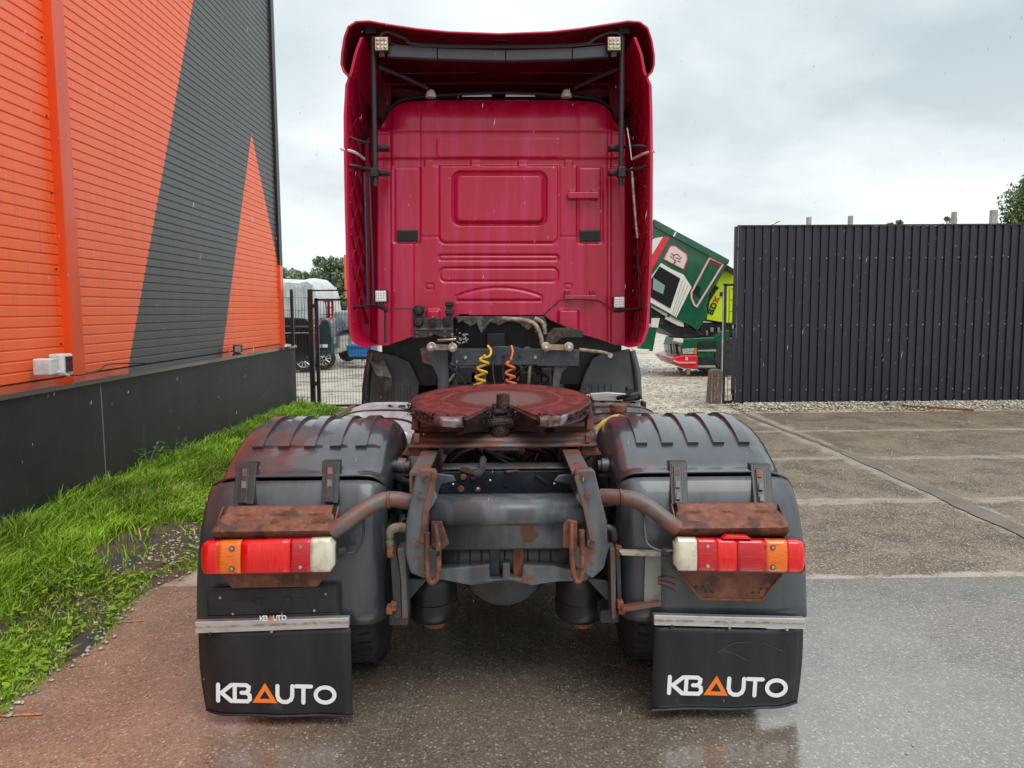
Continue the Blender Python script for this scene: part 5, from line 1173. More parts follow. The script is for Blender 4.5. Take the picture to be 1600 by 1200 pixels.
# ---- light carriers
def carrier(pts_l, x0, x1, cut):
    prof = [(W(785, y, Y_).z, Y_) for y, Y_ in ((786, 3.30), (789, 3.27), (800, 3.20), (812, 3.10), (818, 3.06), (826, 3.04), (834, 3.05), (839, 3.08), (840, 3.14))]
    return prof
for sg, xa, xb in ((-1, 335, 521), (1, 1058, 1230)):
    dyp = 0 if sg < 0 else 3
    prof = [(Y_, W(785, y + dyp, Y_).z) for y, Y_ in ((787, 3.17), (790, 3.155), (799, 3.13), (802, 3.12), (813, 3.085), (818, 3.06), (826, 3.04), (834, 3.05), (839, 3.08), (840, 3.12))]
    xL, xR = W(xa, 820, 3.06).x, W(xb, 820, 3.06).x; P = []
    nx = 30
    for i, (y, z) in enumerate(prof):
        row = []
        for k in range(nx + 1):
            x = xL + (xR - xL) * k / nx; cx = (xL + xR) / 2; tp = 1 - .10 * max(0, (3 - i) / 3) if False else 1 - (.09 if i < 3 else (.05 if i < 4 else 0)); x = cx + (x - cx) * tp
            u = k / nx; pocket = 0
            for c in (.16, .50, .84):
                if abs(u - c) < .075 and i in (3, 4): pocket = .009
            row.append((x, y + pocket, z - pocket * .6))
        P.append(row)
    cr = MB().grid(P).build('lamp_carrier', RUST, T, smooth=35, solid=.006, bevel=0)
    for s2 in (-1, 1):
        xx = xL if s2 < 0 else xR
        MB().add([(xx, y, z) for y, z in prof] + [(xx, 3.17, prof[-1][1])], [tuple(range(len(prof) + 1))]).build('carrier_end', RUST, cr, solid=.005)
    for c in (.16, .50, .84):
        for dx in (-.018, .016):
            p = (xL + (xR - xL) * c + dx, prof[3][0] - .0, prof[3][1] - .022); MB().lathe([(0, .006), (-.003, .005)], (p[0], p[1] + .012, p[2]), 'y', 8).build('bolt_hole', BLACK, cr)
        if sg < 0 and c > .4: MB().lathe([(-.002, .02), (.004, .012)], (xL + (xR - xL) * c - .004, prof[4][0] + .008, prof[4][1] - .004), 'y', 9).build('rust_blister', RUSTL, cr)
ptube('carrier_arm', [(640, 784, 3.18), (615, 780, 3.16), (592, 784, 3.14), (566, 798, 3.11), (540, 817, 3.08), (518, 831, 3.07)], .034, RUSTG, n=14)
ptube('carrier_arm', [(938, 776, 3.18), (965, 777, 3.16), (992, 781, 3.14), (1015, 793, 3.11), (1040, 812, 3.08), (1060, 827, 3.07)], .034, RUSTG, n=14)
for x, y, dx in ((608, 781, 1), (557, 803, 1), (970, 778, 1), (1015, 793, 1)): p = W(x, y, 3.14); MB().lathe([(-.004, .037), (.004, .037)], p, 'x', 14).build('arm_weld', RUST, T, smooth=30)
ptube('lamp_cable', [(568, 808, 3.12), (567, 840, 3.10), (555, 862, 3.08), (535, 864, 3.06), (522, 862, 3.06)], .0045, BLACK)
ptube('lamp_cable', [(940, 790, 3.2), (975, 788, 3.18), (1003, 800, 3.14), (1008, 830, 3.1), (1012, 850, 3.08), (1030, 860, 3.06), (1054, 860, 3.05)], .0055, FRAME)
for x in (533, 1042): pb('cable_gland', x - 8, 857, x + 8, 867, 3.05, .03, BLACK, .006)
# ---- tail lamps
def tail(sg):
    Y_ = 3.0
    if sg < 0: a, b1, c, d1 = 312, 848, 521, 898; segs = [(312, 341, LRED), (341, 376, LOR), (376, 453, LRED), (453, 485, LRED2), (485, 521, LWH)]; t1 = (845, 843)
    else: a, b1, c, d1 = 1055, 846, 1260, 896; segs = [(1055, 1089, LWH), (1089, 1120, LRED2), (1120, 1151, LRED), (1151, 1197, LRED2), (1197, 1230, LOR), (1230, 1260, LRED)]; t1 = (844, 847)
    skew = (b1 + 1, b1 - 5) if sg < 0 else (b1 - 3, b1 + 1); low = (d1 + 1, d1 - 3) if sg < 0 else (d1 - 3, d1)
    def yt(x): t = (x - a) / (c - a); return skew[0] + (skew[1] - skew[0]) * t
    def yb(x): t = (x - a) / (c - a); return low[0] + (low[1] - low[0]) * t
    lamp = MB().pprism([(a + 2, yt(a) + 2), (a + 8, yt(a) - 1), (c - 8, yt(c) - 1), (c - 1, yt(c) + 5), (c - 1, yb(c) - 5), (c - 8, yb(c) + 1), (a + 8, yb(a) + 1), (a + 2, yb(a) - 3)], Y_ + .028, .075).build('tail_lamp', mat('lamp_housing', (.10, .004, .012), rough=.35) if 'lamp_housing' not in MATS else MATS['lamp_housing'], T, bevel=.006)
    for x0, x1, m in segs:
        xx = [x0 + (x1 - x0) * k / 6 for k in range(7)]; rows = []
        for x in xx:
            outer_ = (x - a) < (c - x) if sg < 0 else (c - x) < (x - a); e = min(x - a, c - x); rx = 11. if outer_ else 7.; ed = max(0, (rx - e) / rx); yo = .018 * ed ** 2; sh = 9 * (1 - math.sqrt(max(0, 1 - ed ** 2)))
            t0_, b0_ = yt(x) + sh, yb(x) - sh; r = []
            for f_, dy in ((-.02, .030), (0, .012), (.04, .003), (.10, 0), (.5, -.003), (.90, 0), (.96, .003), (1.0, .012), (1.02, .030)):
                p = W(x, t0_ + (b0_ - t0_) * f_, Y_); r.append((p.x, Y_ + dy + yo, p.z))
            rows.append(r)
        if segs[0][0] == x0: rows = [[(p[0] - .002, Y_ + .045, p[2]) for p in rows[0]]] + rows
        if segs[-1][1] == x1: rows = rows + [[(p[0] + .002, Y_ + .045, p[2]) for p in rows[-1]]]
        MB().grid(rows).build('lamp_lens', m, lamp, smooth=50, solid=.002)
    for x in ((362, 469) if sg < 0 else (1106, 1208)):
        for f_ in (.2, .82):
            p = W(x, yt(x) + (yb(x) - yt(x)) * f_, Y_ - .005); MB().lathe([(.004, .0075), (-.002, .0065), (-.003, 0)], p, 'y', 10).build('lens_screw', STEEL, lamp)
            if x in (362, 1208): MB().lathe([(.003, .012), (-.0005, .011)], p, 'y', 12).build('screw_recess', RUST, lamp)
    return lamp
tail(-1); l2 = tail(1)
pp('reflector', [(1128, 842), (1136, 837), (1168, 838), (1176, 843)], 3.0, .03, LRED, .004)
bpL = pp('lamp_backplate', [(345, 896), (513, 894), (496, 917), (362, 919)], 3.085, .012, RUST, .003)
bpR = pp('lamp_backplate', [(1057, 890), (1226, 892), (1190, 938), (1095, 936)], 3.085, .012, RUST, .003)
MB().tube([W(1057, 890, 3.08), W(1095, 936, 3.08), W(1190, 938, 3.08), W(1226, 892, 3.08)], .005, 6).build('plate_lip', RUSTL, bpR)
for x, y in ((1088, 917), (1098, 917), (1103, 925), (1113, 925), (1189, 920), (1199, 920), (1176, 926), (1186, 926)):
    p = W(x, y, 3.084); MB().lathe([(0, .005), (-.002, .004)], p, 'y', 8).build('bolt_hole', BLACK, bpR)
# ---- number plate holder, aluminium strips and mudflaps
ph = pp('plate_holder', [(322, 920), (529, 913), (532, 961), (324, 966)], 3.135, .014, RUB, .005)
MB().pprism([(325, 923), (526, 916), (528, 957), (327, 962)], 3.130, .004).build('plate_recess', BLACK, ph, bevel=.003)
MB().pprism([(324, 963), (531, 957), (532, 970), (326, 974)], 3.128, .006).build('dealer_strip', BLACK, ph)
for x, y in ((344, 934), (364, 959), (509, 928), (491, 954)): p = W(x, y, 3.128); MB().lathe([(0, .006), (-.003, .005)], p, 'y', 10).build('plate_screw', STEEL, ph)
for a, y0 in ((397, 935), (443, 933)): MB().pbox(a, y0, a + 12, y0 + 11, 3.1255, .004).build('holder_clip', BLACK, ph, bevel=.002)
for k in range(7): MB().pbox(335 + k * 27, 942 - k * 1.1, 343 + k * 27, 943.4 - k * 1.1, 3.1265, .003).build('moulded_slot', FRAMED, ph)
LET = {'K': ([[(0, 0), (0, 1)], [(.66, 1), (.17, .5), (.66, 0)]], .83), 'B': ([[(0, 0), (0, 1), (.56, 1), (.70, .88), (.68, .68), (.58, .54), (.74, .38), (.76, .14), (.64, 0)], [(.34, .53), (.60, .53)]], .98),
       'A': ([[(.08, .05), (.52, .93), (.96, .05)]], 1.15), 'U': ([[(0, 1), (0, .38), (.08, .14), (.26, .01), (.48, .01), (.66, .14), (.74, .38), (.74, 1)]], .93),
       'T': ([[(0, 1), (.74, 1)], [(.37, .9), (.37, 0)]], .93), 'O': ([[(.52 + .47 * math.cos(2 * math.pi * k / 24), .5 + .47 * math.sin(2 * math.pi * k / 24)) for k in range(24)]], 1.0)}
def logo(par, p0, p1, hpx, Y_, rgt=None):
    """brand lettering KB A UTO from pixel p0 (base left) to p1 (base right)"""
    A, B_ = W(*p0, Y_), W(*p1, Y_); u = Vector((B_.x - A.x, B_.z - A.z)); tot = sum(LET[c][1] for c in 'KBAUTO') - .06; sc_ = u.length / (tot * 1.0); u.normalize(); v = Vector((-u.y, u.x))
    hgt = abs(W(p0[0], p0[1] - hpx, Y_).z - A.z); x = 0; st = .20 * hgt
    for c in 'KBAUTO':
        b = MB(); strokes, adv = LET[c]
        for i, s_ in enumerate(strokes):
            pts = []
            for a, d in s_:
                q_ = Vector((A.x, A.z)) + u * ((x + a) * sc_) + v * ((.08 + .84 * d) * hgt); pts.append((q_.x, q_.y))
            b.stroke(pts, st, Y_ - .0007 * i, .0015, closed=(c in 'AO') or (c == 'B' and i == 0))
        b.build('letter_' + c.lower(), ORPR if c == 'A' else WHITE, par); x += adv
for sg in (-1, 1):
    if sg < 0: tl, tr, bl, br_ = (304, 989), (548, 981), (317, 1119), (551, 1120)
    else: tl, tr, bl, br_ = (1022, 979), (1261, 985), (1018, 1110), (1251, 1107)
    rows = []; Ys = 3.12
    for i in range(17):
        t = i / 16; row = []
        for k in range(17):
            s_ = k / 16; px = (tl[0] * (1 - s_) + tr[0] * s_) * (1 - t) + (bl[0] * (1 - s_) + br_[0] * s_) * t; py = (tl[1] * (1 - s_) + tr[1] * s_) * (1 - t) + (bl[1] * (1 - s_) + br_[1] * s_) * t
            if sg < 0: px += -4 * math.sin(t * 3) * (1 - s_) + 3 * t * s_ * 0
            else: px += 3 * math.sin(t * 3.0) * s_
            p = W(px, py, Ys); cv = .0
            out = s_ if sg > 0 else 1 - s_
            row.append((p.x, Ys + .05 * max(0, (out - .82) / .18) ** 1.5 + .010 * t * math.sin(s_ * 6) ** 2, p.z))
        rows.append(row)
    mf = MB().grid(rows).build('mudflap', FLAP, T, smooth=50, solid=.008)
    e = MB()
    hem = [rows[16][k] for k in range(17)]; e.tube([(x, y - .004, z + .004) for x, y, z in hem], .006, 6); e.build('flap_hem', RUB, mf, smooth=50)
    logo(mf, *(((341, 1097), (521, 1101)) if sg < 0 else ((1045, 1085), (1225, 1090))), 30, Ys - .003)
    q_ = [(304, 972), (545, 965), (545, 981), (304, 990)] if sg < 0 else [(1022, 961), (1258, 967), (1260, 983), (1022, 977)]
    stp = MB().pprism(q_, 3.10, .03).build('aluminium_strip', ALU, T, bevel=.003)
    (a0, a1), (b0, b1) = ((q_[0][0] + 1, q_[0][1] + 7), (q_[1][0] - 1, q_[1][1] + 6))
    MB().pprism([(a0, a1), (b0, b1), (b0, b1 + 3), (a0, a1 + 3)], 3.097, .004).build('strip_groove', STEEL, stp)
    for f_ in ((.5, .1) if sg < 0 else (.12, .5, .88)):
        x = q_[0][0] + (q_[1][0] - q_[0][0]) * f_; y = q_[3][1] + (q_[2][1] - q_[3][1]) * f_ + 1; p = W(x, y, 3.1); MB().lathe([(0, .007), (-.004, .006)], p, 'y', 8).build('strip_bolt', BLACK if f_ < .4 else STEEL, stp)
logo(ph, (407, 970), (447, 969), 8, 3.094)
for s_ in ([(1122, 1019), (1134, 1010), (1150, 1004), (1175, 1003)], [(1130, 1016), (1148, 1022), (1168, 1032)], [(1192, 1004), (1206, 1010), (1222, 1017)]):
    P_ = [(W(x, y, 3.114).x, W(x, y, 3.114).z) for x, y in s_]; MB().stroke(P_, .0035, 3.1145, .0008).build('scuff_mark', MATS.get('scuff_grey') or mat('scuff_grey', (.05, .05, .05), rough=.7), mf)
# ================================================================== LEFT BACKGROUND: mesh fence, gate, parked vehicles
YM = 13.25
mf_ = thing('mesh_fence', tuple(W(468, 640, YM)), 'black welded mesh fence bay between the warehouse corner and the gate', 'fence')
def mesh_panel(px0, px1, py0, py1, par, Y_, name='wire'):
    p, q = W(px0, py1, Y_), W(px1, py0, Y_); n = int((q.x - p.x) / .05)
    w0 = None
    for i in range(n + 1):
        x = p.x + (q.x - p.x) * i / n
        if w0 is None: w0 = MB().box(x - .0028, x + .0028, Y_, Y_ + .005, p.z, q.z).build(name, BLKMET, par); x_0 = x
        else: o = w0.copy(); sc.collection.objects.link(o); o.location.x = x - x_0
    h0 = None; k = int((q.z - p.z) / .2)
    for i in range(k + 1):
        z = p.z + (q.z - p.z) * i / k
        if h0 is None: h0 = MB().box(p.x, q.x, Y_ - .0055, Y_ - .0005, z - .003, z + .003).build(name, BLKMET, par); z_0 = z
        else: o = h0.copy(); sc.collection.objects.link(o); o.location.z = z - z_0
def pbz(name, px0, px1, py0, Y_, D, m, par, zb=0, bev=.004):
    p, q = W(px0, py0, Y_), W(px1, py0, Y_); return MB().box(p.x, q.x, Y_, Y_ + D, zb, p.z).build(name, m, par, bevel=bev)
pbz('post', 452.5, 456.5, 452, YM, .06, BLKMET, mf_); pbz('post', 480, 487, 452, YM, .08, BLKMET, mf_)
mesh_panel(457, 480, 465, 640, mf_, YM + .03)
mesh_panel(444, 453, 465, 640, mf_, YM + .03)
gt = thing('mesh_gate', tuple(W(520, 640, YM)), 'black mesh gate leaf closing the gap beside the truck cab', 'gate')
mesh_panel(496, 600, 470, 632, gt, YM + .03)
pbz('frame_post', 491, 496, 466, YM, .06, BLKMET, gt, zb=.08)
for a, c in ((466, 470), (632, 636)): MB().pbox(491, a, 604, c, YM, .05).build('frame_rail', BLKMET, gt)
MB().pbox(487, 452, 604, 455, YM + .06, .05).build('guide_rail', BLKMET, gt)
pbz('frame_post', 600, 604, 466, YM, .06, BLKMET, gt, zb=.08)
for y in (478, 600): MB().pbox(485, y - 3, 494, y + 3, YM - .02, .04).build('hinge', BLKMET, gt)
# orange pylon behind the cab
p = W(537, 398, 27); q = W(537, 470, 27); o = thing('sign_board', (p.x + .6, 27, 0), 'orange sign board on posts, its edge showing left of the truck cab', 'sign')
MB().box(p.x, p.x + 1.2, 27, 27.12, q.z, p.z).build('board', mat('orange_board_paint', (.80, .16, .04), rough=.5), o)
for x in (.5, 1.0): MB().box(p.x + x, p.x + x + .08, 27.13, 27.2, 0, p.z - .1).build('post', GREYC, o)
# tarpaulin covered boat / load
tp = thing('tarpaulin_cover', tuple(W(470, 500, 27)), 'large load wrapped in wrinkled white tarpaulin beside the warehouse corner', 'tarpaulin')
Y_ = 26
sil = [(405, 440), (430, 434), (452, 435), (470, 436), (482, 433), (490, 438), (497, 448), (500, 462), (504, 475), (506, 497), (405, 499)]
rows = []
for j, (dy, f_) in enumerate(((0, .90), (.25, .97), (.8, 1.0), (2.6, 1.0), (3.2, .95), (3.4, .85))):
    r = []
    for (x, y) in sil:
        p = W(x, y, Y_); c = W(455, 499, Y_); r.append((c.x + (p.x - c.x) * f_ + .03 * math.sin(x * j), Y_ + dy, c.z + (p.z - c.z) * f_))
    rows.append(r)
b = MB().grid(rows, True); b.add(rows[0], [tuple(range(len(sil)))[::-1]]); b.build('cover', TARP, tp, smooth=50)
for x in (415, 430, 445, 462, 475, 488):
    MB().tube([W(x, 445, Y_ - .02), W(x + rnd.uniform(-3, 3), 470, Y_ - .03), W(x + rnd.uniform(-3, 3), 496, Y_ - .02)], .03, 5).build('fold', TARP, tp, smooth=60)
MB().pbox(405, 497, 508, 504, Y_ - .05, 3.3).build('trailer_frame', BLACK, tp)
for x in (420, 500): p = W(x, 545, Y_); MB().lathe([(-.12, .2), (-.12, .34), (.12, .34), (.12, .2)], (p.x, Y_ + .6, .34), 'y', 20).build('trailer_wheel', TYRE, tp)
def car(name, Y_, body, roofpoly, wheels, m, lb, depth=1.75, r=.33, lamp=None):
    c = thing(name, tuple(W(wheels[0], 560, Y_ + .8)), lb, 'car')
    MB().pprism(body, Y_, depth).build('body', m, c, bevel=.06)
    MB().pprism(roofpoly, Y_ + .06, depth - .12).build('window', GLASSD, c, bevel=.03)
    for x in wheels:
        for yy in (Y_ + .02, Y_ + depth - .22):
            p = W(x, 560, Y_); w_ = MB().lathe([(-.1, r * .6), (-.1, r * .93), (-.07, r), (.07, r), (.1, r * .93), (.1, r * .6)], (p.x, yy + .1, r), 'y', 26).build('wheel', TYRE, c, smooth=40)
            if yy < Y_ + .5:
                MB().lathe([(-.095, r * .66), (-.105, r * .62), (-.09, r * .56)], (p.x, yy + .1, r), 'y', 26).build('rim', ALU, w_)
                for k in range(10):
                    a = 2 * math.pi * k / 10; MB().tube([(p.x + .04 * math.cos(a), yy, r + .04 * math.sin(a)), (p.x + r * .6 * math.cos(a), yy, r + r * .6 * math.sin(a))], .014, 4).build('spoke', ALU, w_)
    return c
c1 = car('parked_car', 22.6, [(400, 512), (441, 508), (488, 508), (492, 514), (493, 552), (488, 566), (405, 566)], [(405, 510), (418, 496), (445, 495), (478, 497), (487, 509)], (474, 412), CARB, 'black estate car parked side-on with a silver multi-spoke wheel, behind the mesh fence')
MB().pbox(440, 519, 492, 521, 22.56, .03).build('trim_line', ALU, c1)
MB().pbox(487, 522, 493, 531, 22.56, .05).build('tail_lamp', LRED2, c1)
c2 = car('parked_van', 23.5, [(497, 520), (500, 498), (512, 497), (517, 505), (521, 527), (521, 550), (517, 556), (497, 556)], [(499.5, 519), (501, 500), (511, 499), (515, 507), (517.5, 519)], (506,), TEAL, 'dark teal van parked behind the gate with a red tail lamp', depth=3.8)
MB().pbox(497, 522, 500.5, 540, 23.46, .05).build('tail_lamp', LRED2, c2); MB().pbox(504, 538, 512, 543, 23.46, .03).build('number_plate', WHITE, c2)
ct = thing('grey_tank_container', tuple(W(532, 530, 26)), 'pale grey tank container behind the gate, left of the truck cab', 'container')
MB().pbox(519, 485, 560, 517, 25.5, 2.2).build('body', GREYC, ct, bevel=.12)
for x in (521, 538, 556): MB().pbox(x, 517, x + 3, 545, 25.6, .1).build('leg', BLKMET, ct)
MB().pbox(519, 517, 560, 521, 25.55, 1.5).build('frame', BLKMET, ct)
for k in range(8): MB().pbox(521 + k * 4.6, 487, 521.8 + k * 4.6, 515, 25.47, .03).build('rib', GREYC, ct)
rt = thing('red_lattice_rack', tuple(W(509, 500, 26.5)), 'dark red lattice rack standing between the white tarpaulin and the grey container', 'rack')
for x in (507, 513, 519): MB().pbox(x, 470, x + 1.6, 530, 26.4, .06).build('upright', REDIN, rt)
for y in (470, 480, 491, 503): MB().pbox(507, y, 520, y + 1.6, 26.44, .05).build('cross_bar', REDIN, rt)
bs = thing('blue_skip', tuple(W(560, 560, 24)), 'bright blue metal skip on the gravel beside the truck cab', 'skip')
MB().pprism([(541, 541), (580, 541), (577, 558), (544, 558)], 24, 1.2).build('tub', BLUE, bs, bevel=.03); MB().pbox(543, 558, 579, 562, 24.05, 1.1).build('base_frame', BLACK, bs)
MB().pbox(540, 539.5, 581, 542, 23.95, 1.3).build('rim', BLUE, bs)
lp = thing('leaning_masts', tuple(W(520, 460, 30)), 'pair of thin pale masts leaning behind the gate', 'mast')
for x in (517, 524): MB().tube([W(x, 449, 30), W(x + 7, 480, 30), (W(x + 8, 500, 30).x, 30, 0)], .035, 6).build('mast', CREAM, lp)
dr = thing('blue_barrel', tuple(W(530, 555, 25)), '', 'barrel') if False else None

# ================================================================== GREEN TRUCK WITH THE TILTED CAB
GT = thing('green_truck', tuple(W(1100, 590, 20.5)), 'green and white lorry with its cab tilted forward beside the dark fence', 'truck')
Yg = 20.0
def gp(name, pts, y, d, m, bev=0, par=GT): return MB().pprism(pts, Yg + y, d).build(name, m, par, bevel=bev)
cabg = gp('cab', [(985, 333), (1022, 344), (1139, 408), (1134, 418), (1119, 443), (1108, 460), (1104, 478), (1105, 490), (1098, 506), (1090, 516), (1076, 507), (1055, 498), (1046, 492), (985, 460)], 0, 2.3, DARKGR, .03)
gp('roof_lip', [(1022, 342), (1140, 406), (1138, 413), (1128, 411), (1022, 354)], -.05, 2.4, DARKGR, .01, cabg)
gp('marker_strip', [(1055.5, 361.5), (1057.5, 362.5), (1053.5, 370), (1051.5, 369)], -.07, .02, WHITE, 0, cabg)
gp('white_door', [(1033, 411), (1050, 421), (1068, 429), (1080.5, 448.5), (1057, 496), (1046, 489), (1012, 470), (1012, 440)], -.03, .03, CREAM, 0, cabg)
gp('window', [(1030.5, 416), (1063, 435), (1047.5, 482), (1015, 463), (1015, 440)], -.045, .015, GLASSD, .0, cabg)
gp('seat', [(1021, 434), (1039, 446), (1036, 460), (1020, 452)], -.05, .004, mat('pale_green_seat', (.20, .33, .26), rough=.6), 0, cabg)
for k in range(3): gp('door_line', [(1066 + k * 4.4, 438 + k * 3.5), (1067 + k * 4.4, 438.6 + k * 3.5), (1051.5 + k * 2.2, 490 + k * 2), (1050.5 + k * 2.2, 489.5 + k * 2)], -.034, .005, GREYC, 0, cabg)
gp('red_stripe', [(1036, 370), (1047, 370.5), (1018, 423), (1012, 420), (1012, 412)], -.025, .025, REDT, 0, cabg)
gp('white_panel', [(1024, 372), (1036, 370), (1012, 410), (1010, 380)], -.025, .025, CREAM, 0, cabg)
stk = [(1036.4, 405), (1046, 385.5), (1049, 383.6), (1055, 384), (1073, 397), (1074.6, 405), (1068.5, 421.5)]
gp('emblem_border', stk, -.03, .03, mat('pink_border', (.70, .10, .10), rough=.5), 0, cabg)
cxs, cys = 1056, 402
em = gp('emblem_panel', [(cxs + (x - cxs) * .91, cys + (y - cys) * .91) for x, y in stk], -.034, .01, mat('pale_pink_panel', (.70, .58, .54), rough=.5), 0, cabg)
b = MB()
for s_ in ([(1049, 396), (1053, 399), (1052, 404), (1056, 408)], [(1053, 399), (1058, 397), (1062, 401)], [(1056, 403), (1062, 405), (1065, 402)], [(1050, 403), (1048, 400)], [(1054, 408), (1053, 412), (1056, 410)], [(1059, 408), (1063, 409)]):
    b.stroke(XZ(s_, Yg - .036), .024, Yg - .0365, .001)
b.build('emblem', mat('maroon_print', (.25, .02, .03), rough=.5), cabg)
bo = [(1109, 403), (1130, 412.5), (1089, 479), (1085, 476), (1080.5, 465), (1080.5, 457)]
b = MB(); b.stroke(XZ(bo, Yg - .03), .045, Yg - .005, .02, closed=True); b.build('window_border', mat('pink_trim', (.72, .42, .36), rough=.5), cabg)
b = MB(); b.stroke(XZ([(1106, 407), (1127, 416), (1126, 420), (1107, 412)], Yg), .03, Yg - .004, .005, closed=True)
gp('side_window', [(1087, 444), (1096, 451), (1092, 459), (1095, 466), (1084, 458)], -.012, .01, GLASSD, 0, cabg)
gp('inner_shade', [(1110, 405), (1127, 413), (1125, 418), (1108, 410)], -.008, .006, mat('maroon_trim', (.20, .03, .04), rough=.5), 0, cabg)
gp('dark_sleeper_edge', [(1137, 414), (1152, 424), (1150, 429), (1131, 420)], .1, 2.1, BLACK)
lime = gp('lime_panel', [(1131.5, 421), (1153, 430), (1153, 470), (1146, 506), (1131, 504), (1104, 499.5), (1107.5, 472), (1116, 458), (1124, 450), (1118, 445.5)], .3, 1.6, LIME, .02)
# letters BDX running up the lime panel
A_, B_ = W(1113, 491, Yg + .29), W(1124.5, 465.5, Yg + .29); u = Vector((B_.x - A_.x, B_.z - A_.z)); ln = u.length; u.normalize(); v_ = Vector((-u.y, u.x)); Lh = .125
def lt(strokes, off, m, name, w=.035):
    b = MB()
    for i, s_ in enumerate(strokes): b.stroke([tuple(Vector((A_.x, A_.z)) + u * (off + a * .11) + v_ * (c * Lh)) for a, c in s_], w, Yg + .285 - .001 * i, .004, closed=(len(s_) > 3))
    b.build(name, m, lime)
lt([[(0, 0), (0, 1), (.9, .95), (.7, .5), (1, .05)], [(.05, .5), (.65, .5)]], 0, BLACK, 'letter_b')
lt([[(0, 0), (0, 1), (.7, 1), (1, .7), (1, .3), (.7, 0)]], .165, BLACK, 'letter_d')
lt([[(0, 0), (1, 1)], [(0, 1), (1, 0)]], .34, REDT, 'letter_x')
gp('lime_panel_notch', [(1126, 456), (1133, 457), (1132, 463), (1125, 462)], .27, .04, BLACK)
gp('black_wheel_arch_trim', [(1119, 450), (1112, 455), (1105, 467), (1103, 490), (1106, 490), (1109, 470), (1118, 457)], .25, .1, BLACK)
gp('cab_floor', [(1010, 468), (1042, 484), (1057, 497), (1076, 508), (1092, 517), (1100, 524), (1075, 530), (1052, 524), (1028, 510), (1018, 506), (1010, 500)], .15, 2.0, BLACK, .03)
gp('grille_edge', [(1039, 498), (1044, 490), (1068, 503), (1069, 511), (1060, 509)], .05, .1, CREAM, .01)
gp('step_bar', [(1018, 472), (1040, 487), (1048, 492), (1045, 497), (1018, 480)], .05, .1, CREAM, .01)
gp('white_corner', [(1018, 497), (1031, 497), (1028, 512), (1018, 511)], .1, .4, CREAM)
gp('green_corner_wedge', [(1008, 512), (1027, 511), (1020, 549), (1000, 548)], .12, .5, DARKGR, .01); gp('white_bumper_tip', [(990, 545), (1015, 546), (1013, 554), (994, 552)], .1, .5, CREAM, .02)
gp('engine', [(1092, 514), (1102, 505), (1150, 505), (1150, 526), (1120, 530), (1090, 530)], .4, 1.6, BLACK, .03)
for x, y, w_ in ((1110, 515, 5), (1121, 515, 4), (1103, 520, 3)): gp('engine_part', [(x, y - 3), (x + w_, y - 3), (x + w_, y + 4), (x, y + 4)], .36, .1, STEEL, .01)
fr = gp('front_panel', [(1064, 543), (1068, 529), (1088, 528), (1115, 527), (1131, 516), (1140, 516), (1140, 577), (1091, 576), (1089, 555), (1066, 555)], .1, 2.2, DARKGR, .02)
gp('step_recess', [(1091, 534), (1120, 533), (1119, 541), (1091, 543)], .07, .04, BLACK, 0, fr); gp('chrome_strip', [(1090, 547), (1119, 546), (1119, 549), (1090, 549)], .07, .04, ALU, 0, fr)
gp('step_recess', [(1092, 559), (1118, 558), (1118, 569), (1092, 570)], .07, .04, BLACK, 0, fr); gp('chrome_strip', [(1091, 571), (1118, 571), (1118, 574), (1091, 574)], .07, .04, ALU, 0, fr)
bm = gp('bumper', [(1065, 555), (1090, 555), (1091, 577), (1070, 576), (1059, 571), (1050, 562), (1052, 559)], .04, 2.25, REDT, .03)
gp('bumper_stripe', [(1052, 562), (1062, 565.5), (1087.5, 565.5), (1087.5, 568), (1061, 568), (1052, 564.5)], .0, .04, mat('pink_stripe', (.75, .32, .30), rough=.4), 0, bm)
gp('fog_lamp', [(1071, 558), (1075, 558), (1075, 563), (1071, 563)], .01, .04, mat('pink_lamp', (.75, .4, .4), rough=.3), 0, bm)
hl = gp('headlight', [(1067, 545), (1088, 544), (1088, 553.5), (1067, 553.5)], .05, .06, mat('headlight_glass', (.5, .5, .48), (.2, .2, .2), 30, rough=.15), .01, fr); gp('indicator_lens', [(1084.5, 544.5), (1088.5, 544), (1088.5, 553.5), (1084.5, 553.5)], .04, .06, LOR, 0, fr)
gp('number_frame', [(1053, 528), (1068, 529), (1067, 536), (1052, 533)], .05, .1, CREAM, .01)
for k in range(5): gp('hinge_linkage', [(1043 + k * 4, 538), (1045 + k * 4.2, 537), (1047 + k * 4, 553), (1045 + k * 4, 554)], .3 + .1 * k, .06, [STEEL, BLKMET][k % 2])
gp('tow_eye', [(1072, 577), (1079, 577), (1078, 585), (1074, 585)], .1, .05, STEEL); gp('mud_guard', [(1062, 575), (1067, 576), (1066, 582), (1063, 580)], .1, .3, BLACK)
gp('under_panel', [(1091, 576), (1140, 576), (1140, 584), (1112, 584), (1100, 578)], .15, 2.0, BLACK)
for dx in (1146, 1230):
    p = W(dx, 570, Yg); 
    for yy in (Yg + .2, Yg + 2.0): MB().lathe([(-.14, .3), (-.14, .47), (-.1, .5), (.1, .5), (.14, .47), (.14, .3)], (p.x, yy, .5), 'y', 26).build('wheel', TYRE, GT, smooth=40)
p = W(1130, 520, Yg); MB().box(p.x, p.x + 5.5, Yg + .7, Yg + 1.6, .7, .95).build('chassis', BLKMET, GT)
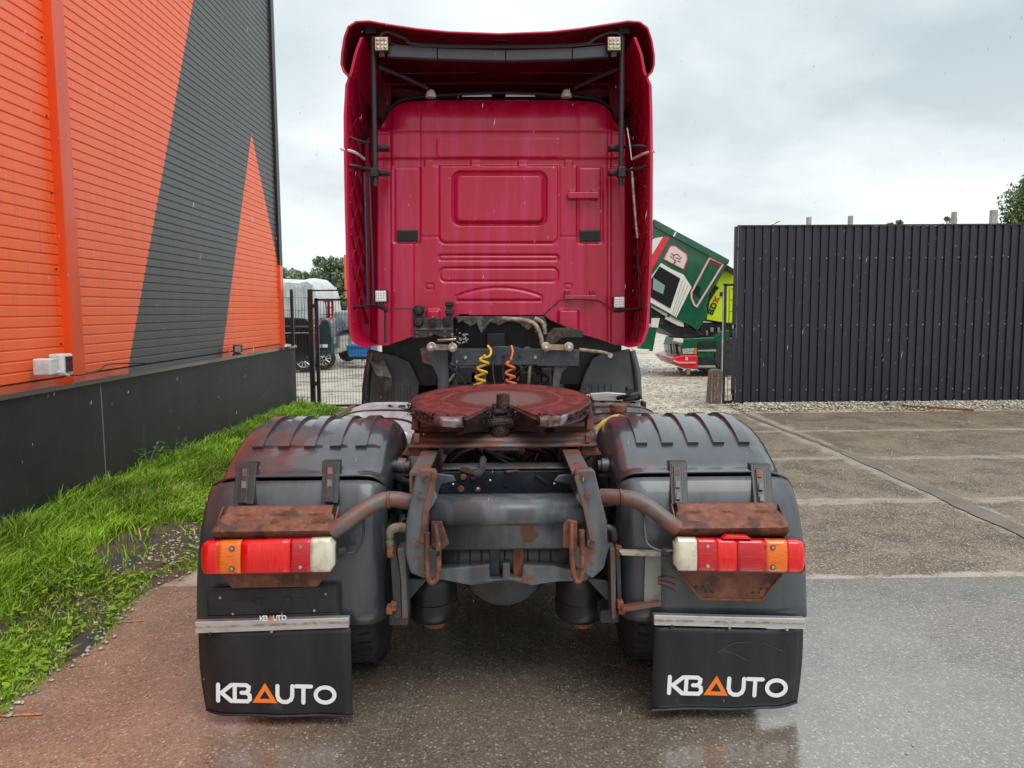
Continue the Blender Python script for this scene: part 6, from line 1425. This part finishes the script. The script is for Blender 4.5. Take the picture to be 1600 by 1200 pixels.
# open black mesh gate by the fence, timber stake, small things
YO = 14.02
og = thing('mesh_gate', tuple(W(1142, 632, YO)), 'narrow black mesh gate leaf folded against the left end of the dark fence', 'gate')
pbz('frame_post', 1131, 1136, 444, YO, .06, BLKMET, og, zb=.02); MB().pbox(1131, 443, 1151, 447, YO, .05).build('frame_rail', BLKMET, og)
mesh_panel(1136, 1151, 450, 628, og, YO + .02); mesh_panel(1137, 1150, 452, 626, og, YO + .10)
MB().pbox(1131, 626, 1151, 631, YO, .05).build('frame_rail', BLKMET, og)
MB().pbox(1145, 508, 1149, 513, YO - .03, .02).build('latch_plate', WHITE, og); MB().pbox(1145, 609, 1149, 614, YO - .03, .02).build('latch_plate', WHITE, og); MB().pbox(1137, 617, 1147, 625, YO - .03, .04).build('wheel_bracket', mat('pale_wood_block', (.45, .33, .2), rough=.7), og)
pst = MB().tube([W(1127, 632, 13.8), W(1129.5, 500, 13.8), W(1130.5, 446, 13.8)], .013, 8).build('drop_rod', GREYC, og)
st = thing('timber_stake', tuple(W(1115, 632, 13.6)), 'short weathered timber stake leaning beside the open gate', 'stake')
b = MB().pprism([(1107, 631), (1111, 580), (1117, 577), (1128, 578), (1130, 583), (1126, 631)], 13.6, .2).build('stake', WOOD, st, bevel=.015)
for k in range(3): MB().pprism([(1112 + k * 5, 584), (1113 + k * 5, 584), (1112 + k * 4.4, 628), (1111 + k * 4.4, 628)], 13.592, .01).build('split', BARK, st)
# rain: small falling drops in the air
n = 2400; g2 = np.random.default_rng(21); yy = 1.2 + g2.random(n) ** .9 * 13; xx = (g2.random(n) - .5) * yy * 1.4; zz2 = g2.uniform(.05, 6.5, n)
V = np.empty((n, 6, 3)); r_ = .0006 * (1 + yy * .11); hl_ = .006 * g2.uniform(.7, 1.8, n) * (1 + yy * .10)
for i, (dx, dy, dz) in enumerate(((0, 0, 1), (1, 0, -.2), (-.5, .87, -.2), (-.5, -.87, -.2), (0, 0, -1), (0, 0, -1))): V[:, i] = np.stack([xx + dx * r_ - dz * hl_ * -.18, yy + dy * r_, zz2 + dz * hl_], 1)
base = 6 * np.arange(n)[:, None]; tri = np.concatenate([base + np.array([q_]) for q_ in ([0, 1, 2], [0, 2, 3], [0, 3, 1], [4, 2, 1], [4, 3, 2], [4, 1, 3])], 0)
RAIN = mat('rain_water', (.50, .53, .55), rough=.15, attr='tint'); o = tinted('rain', V.reshape(-1, 3), tri, np.ones((n, 3)), RAIN, 6); setting(o, 'stuff', 'light rain falling over the yard')
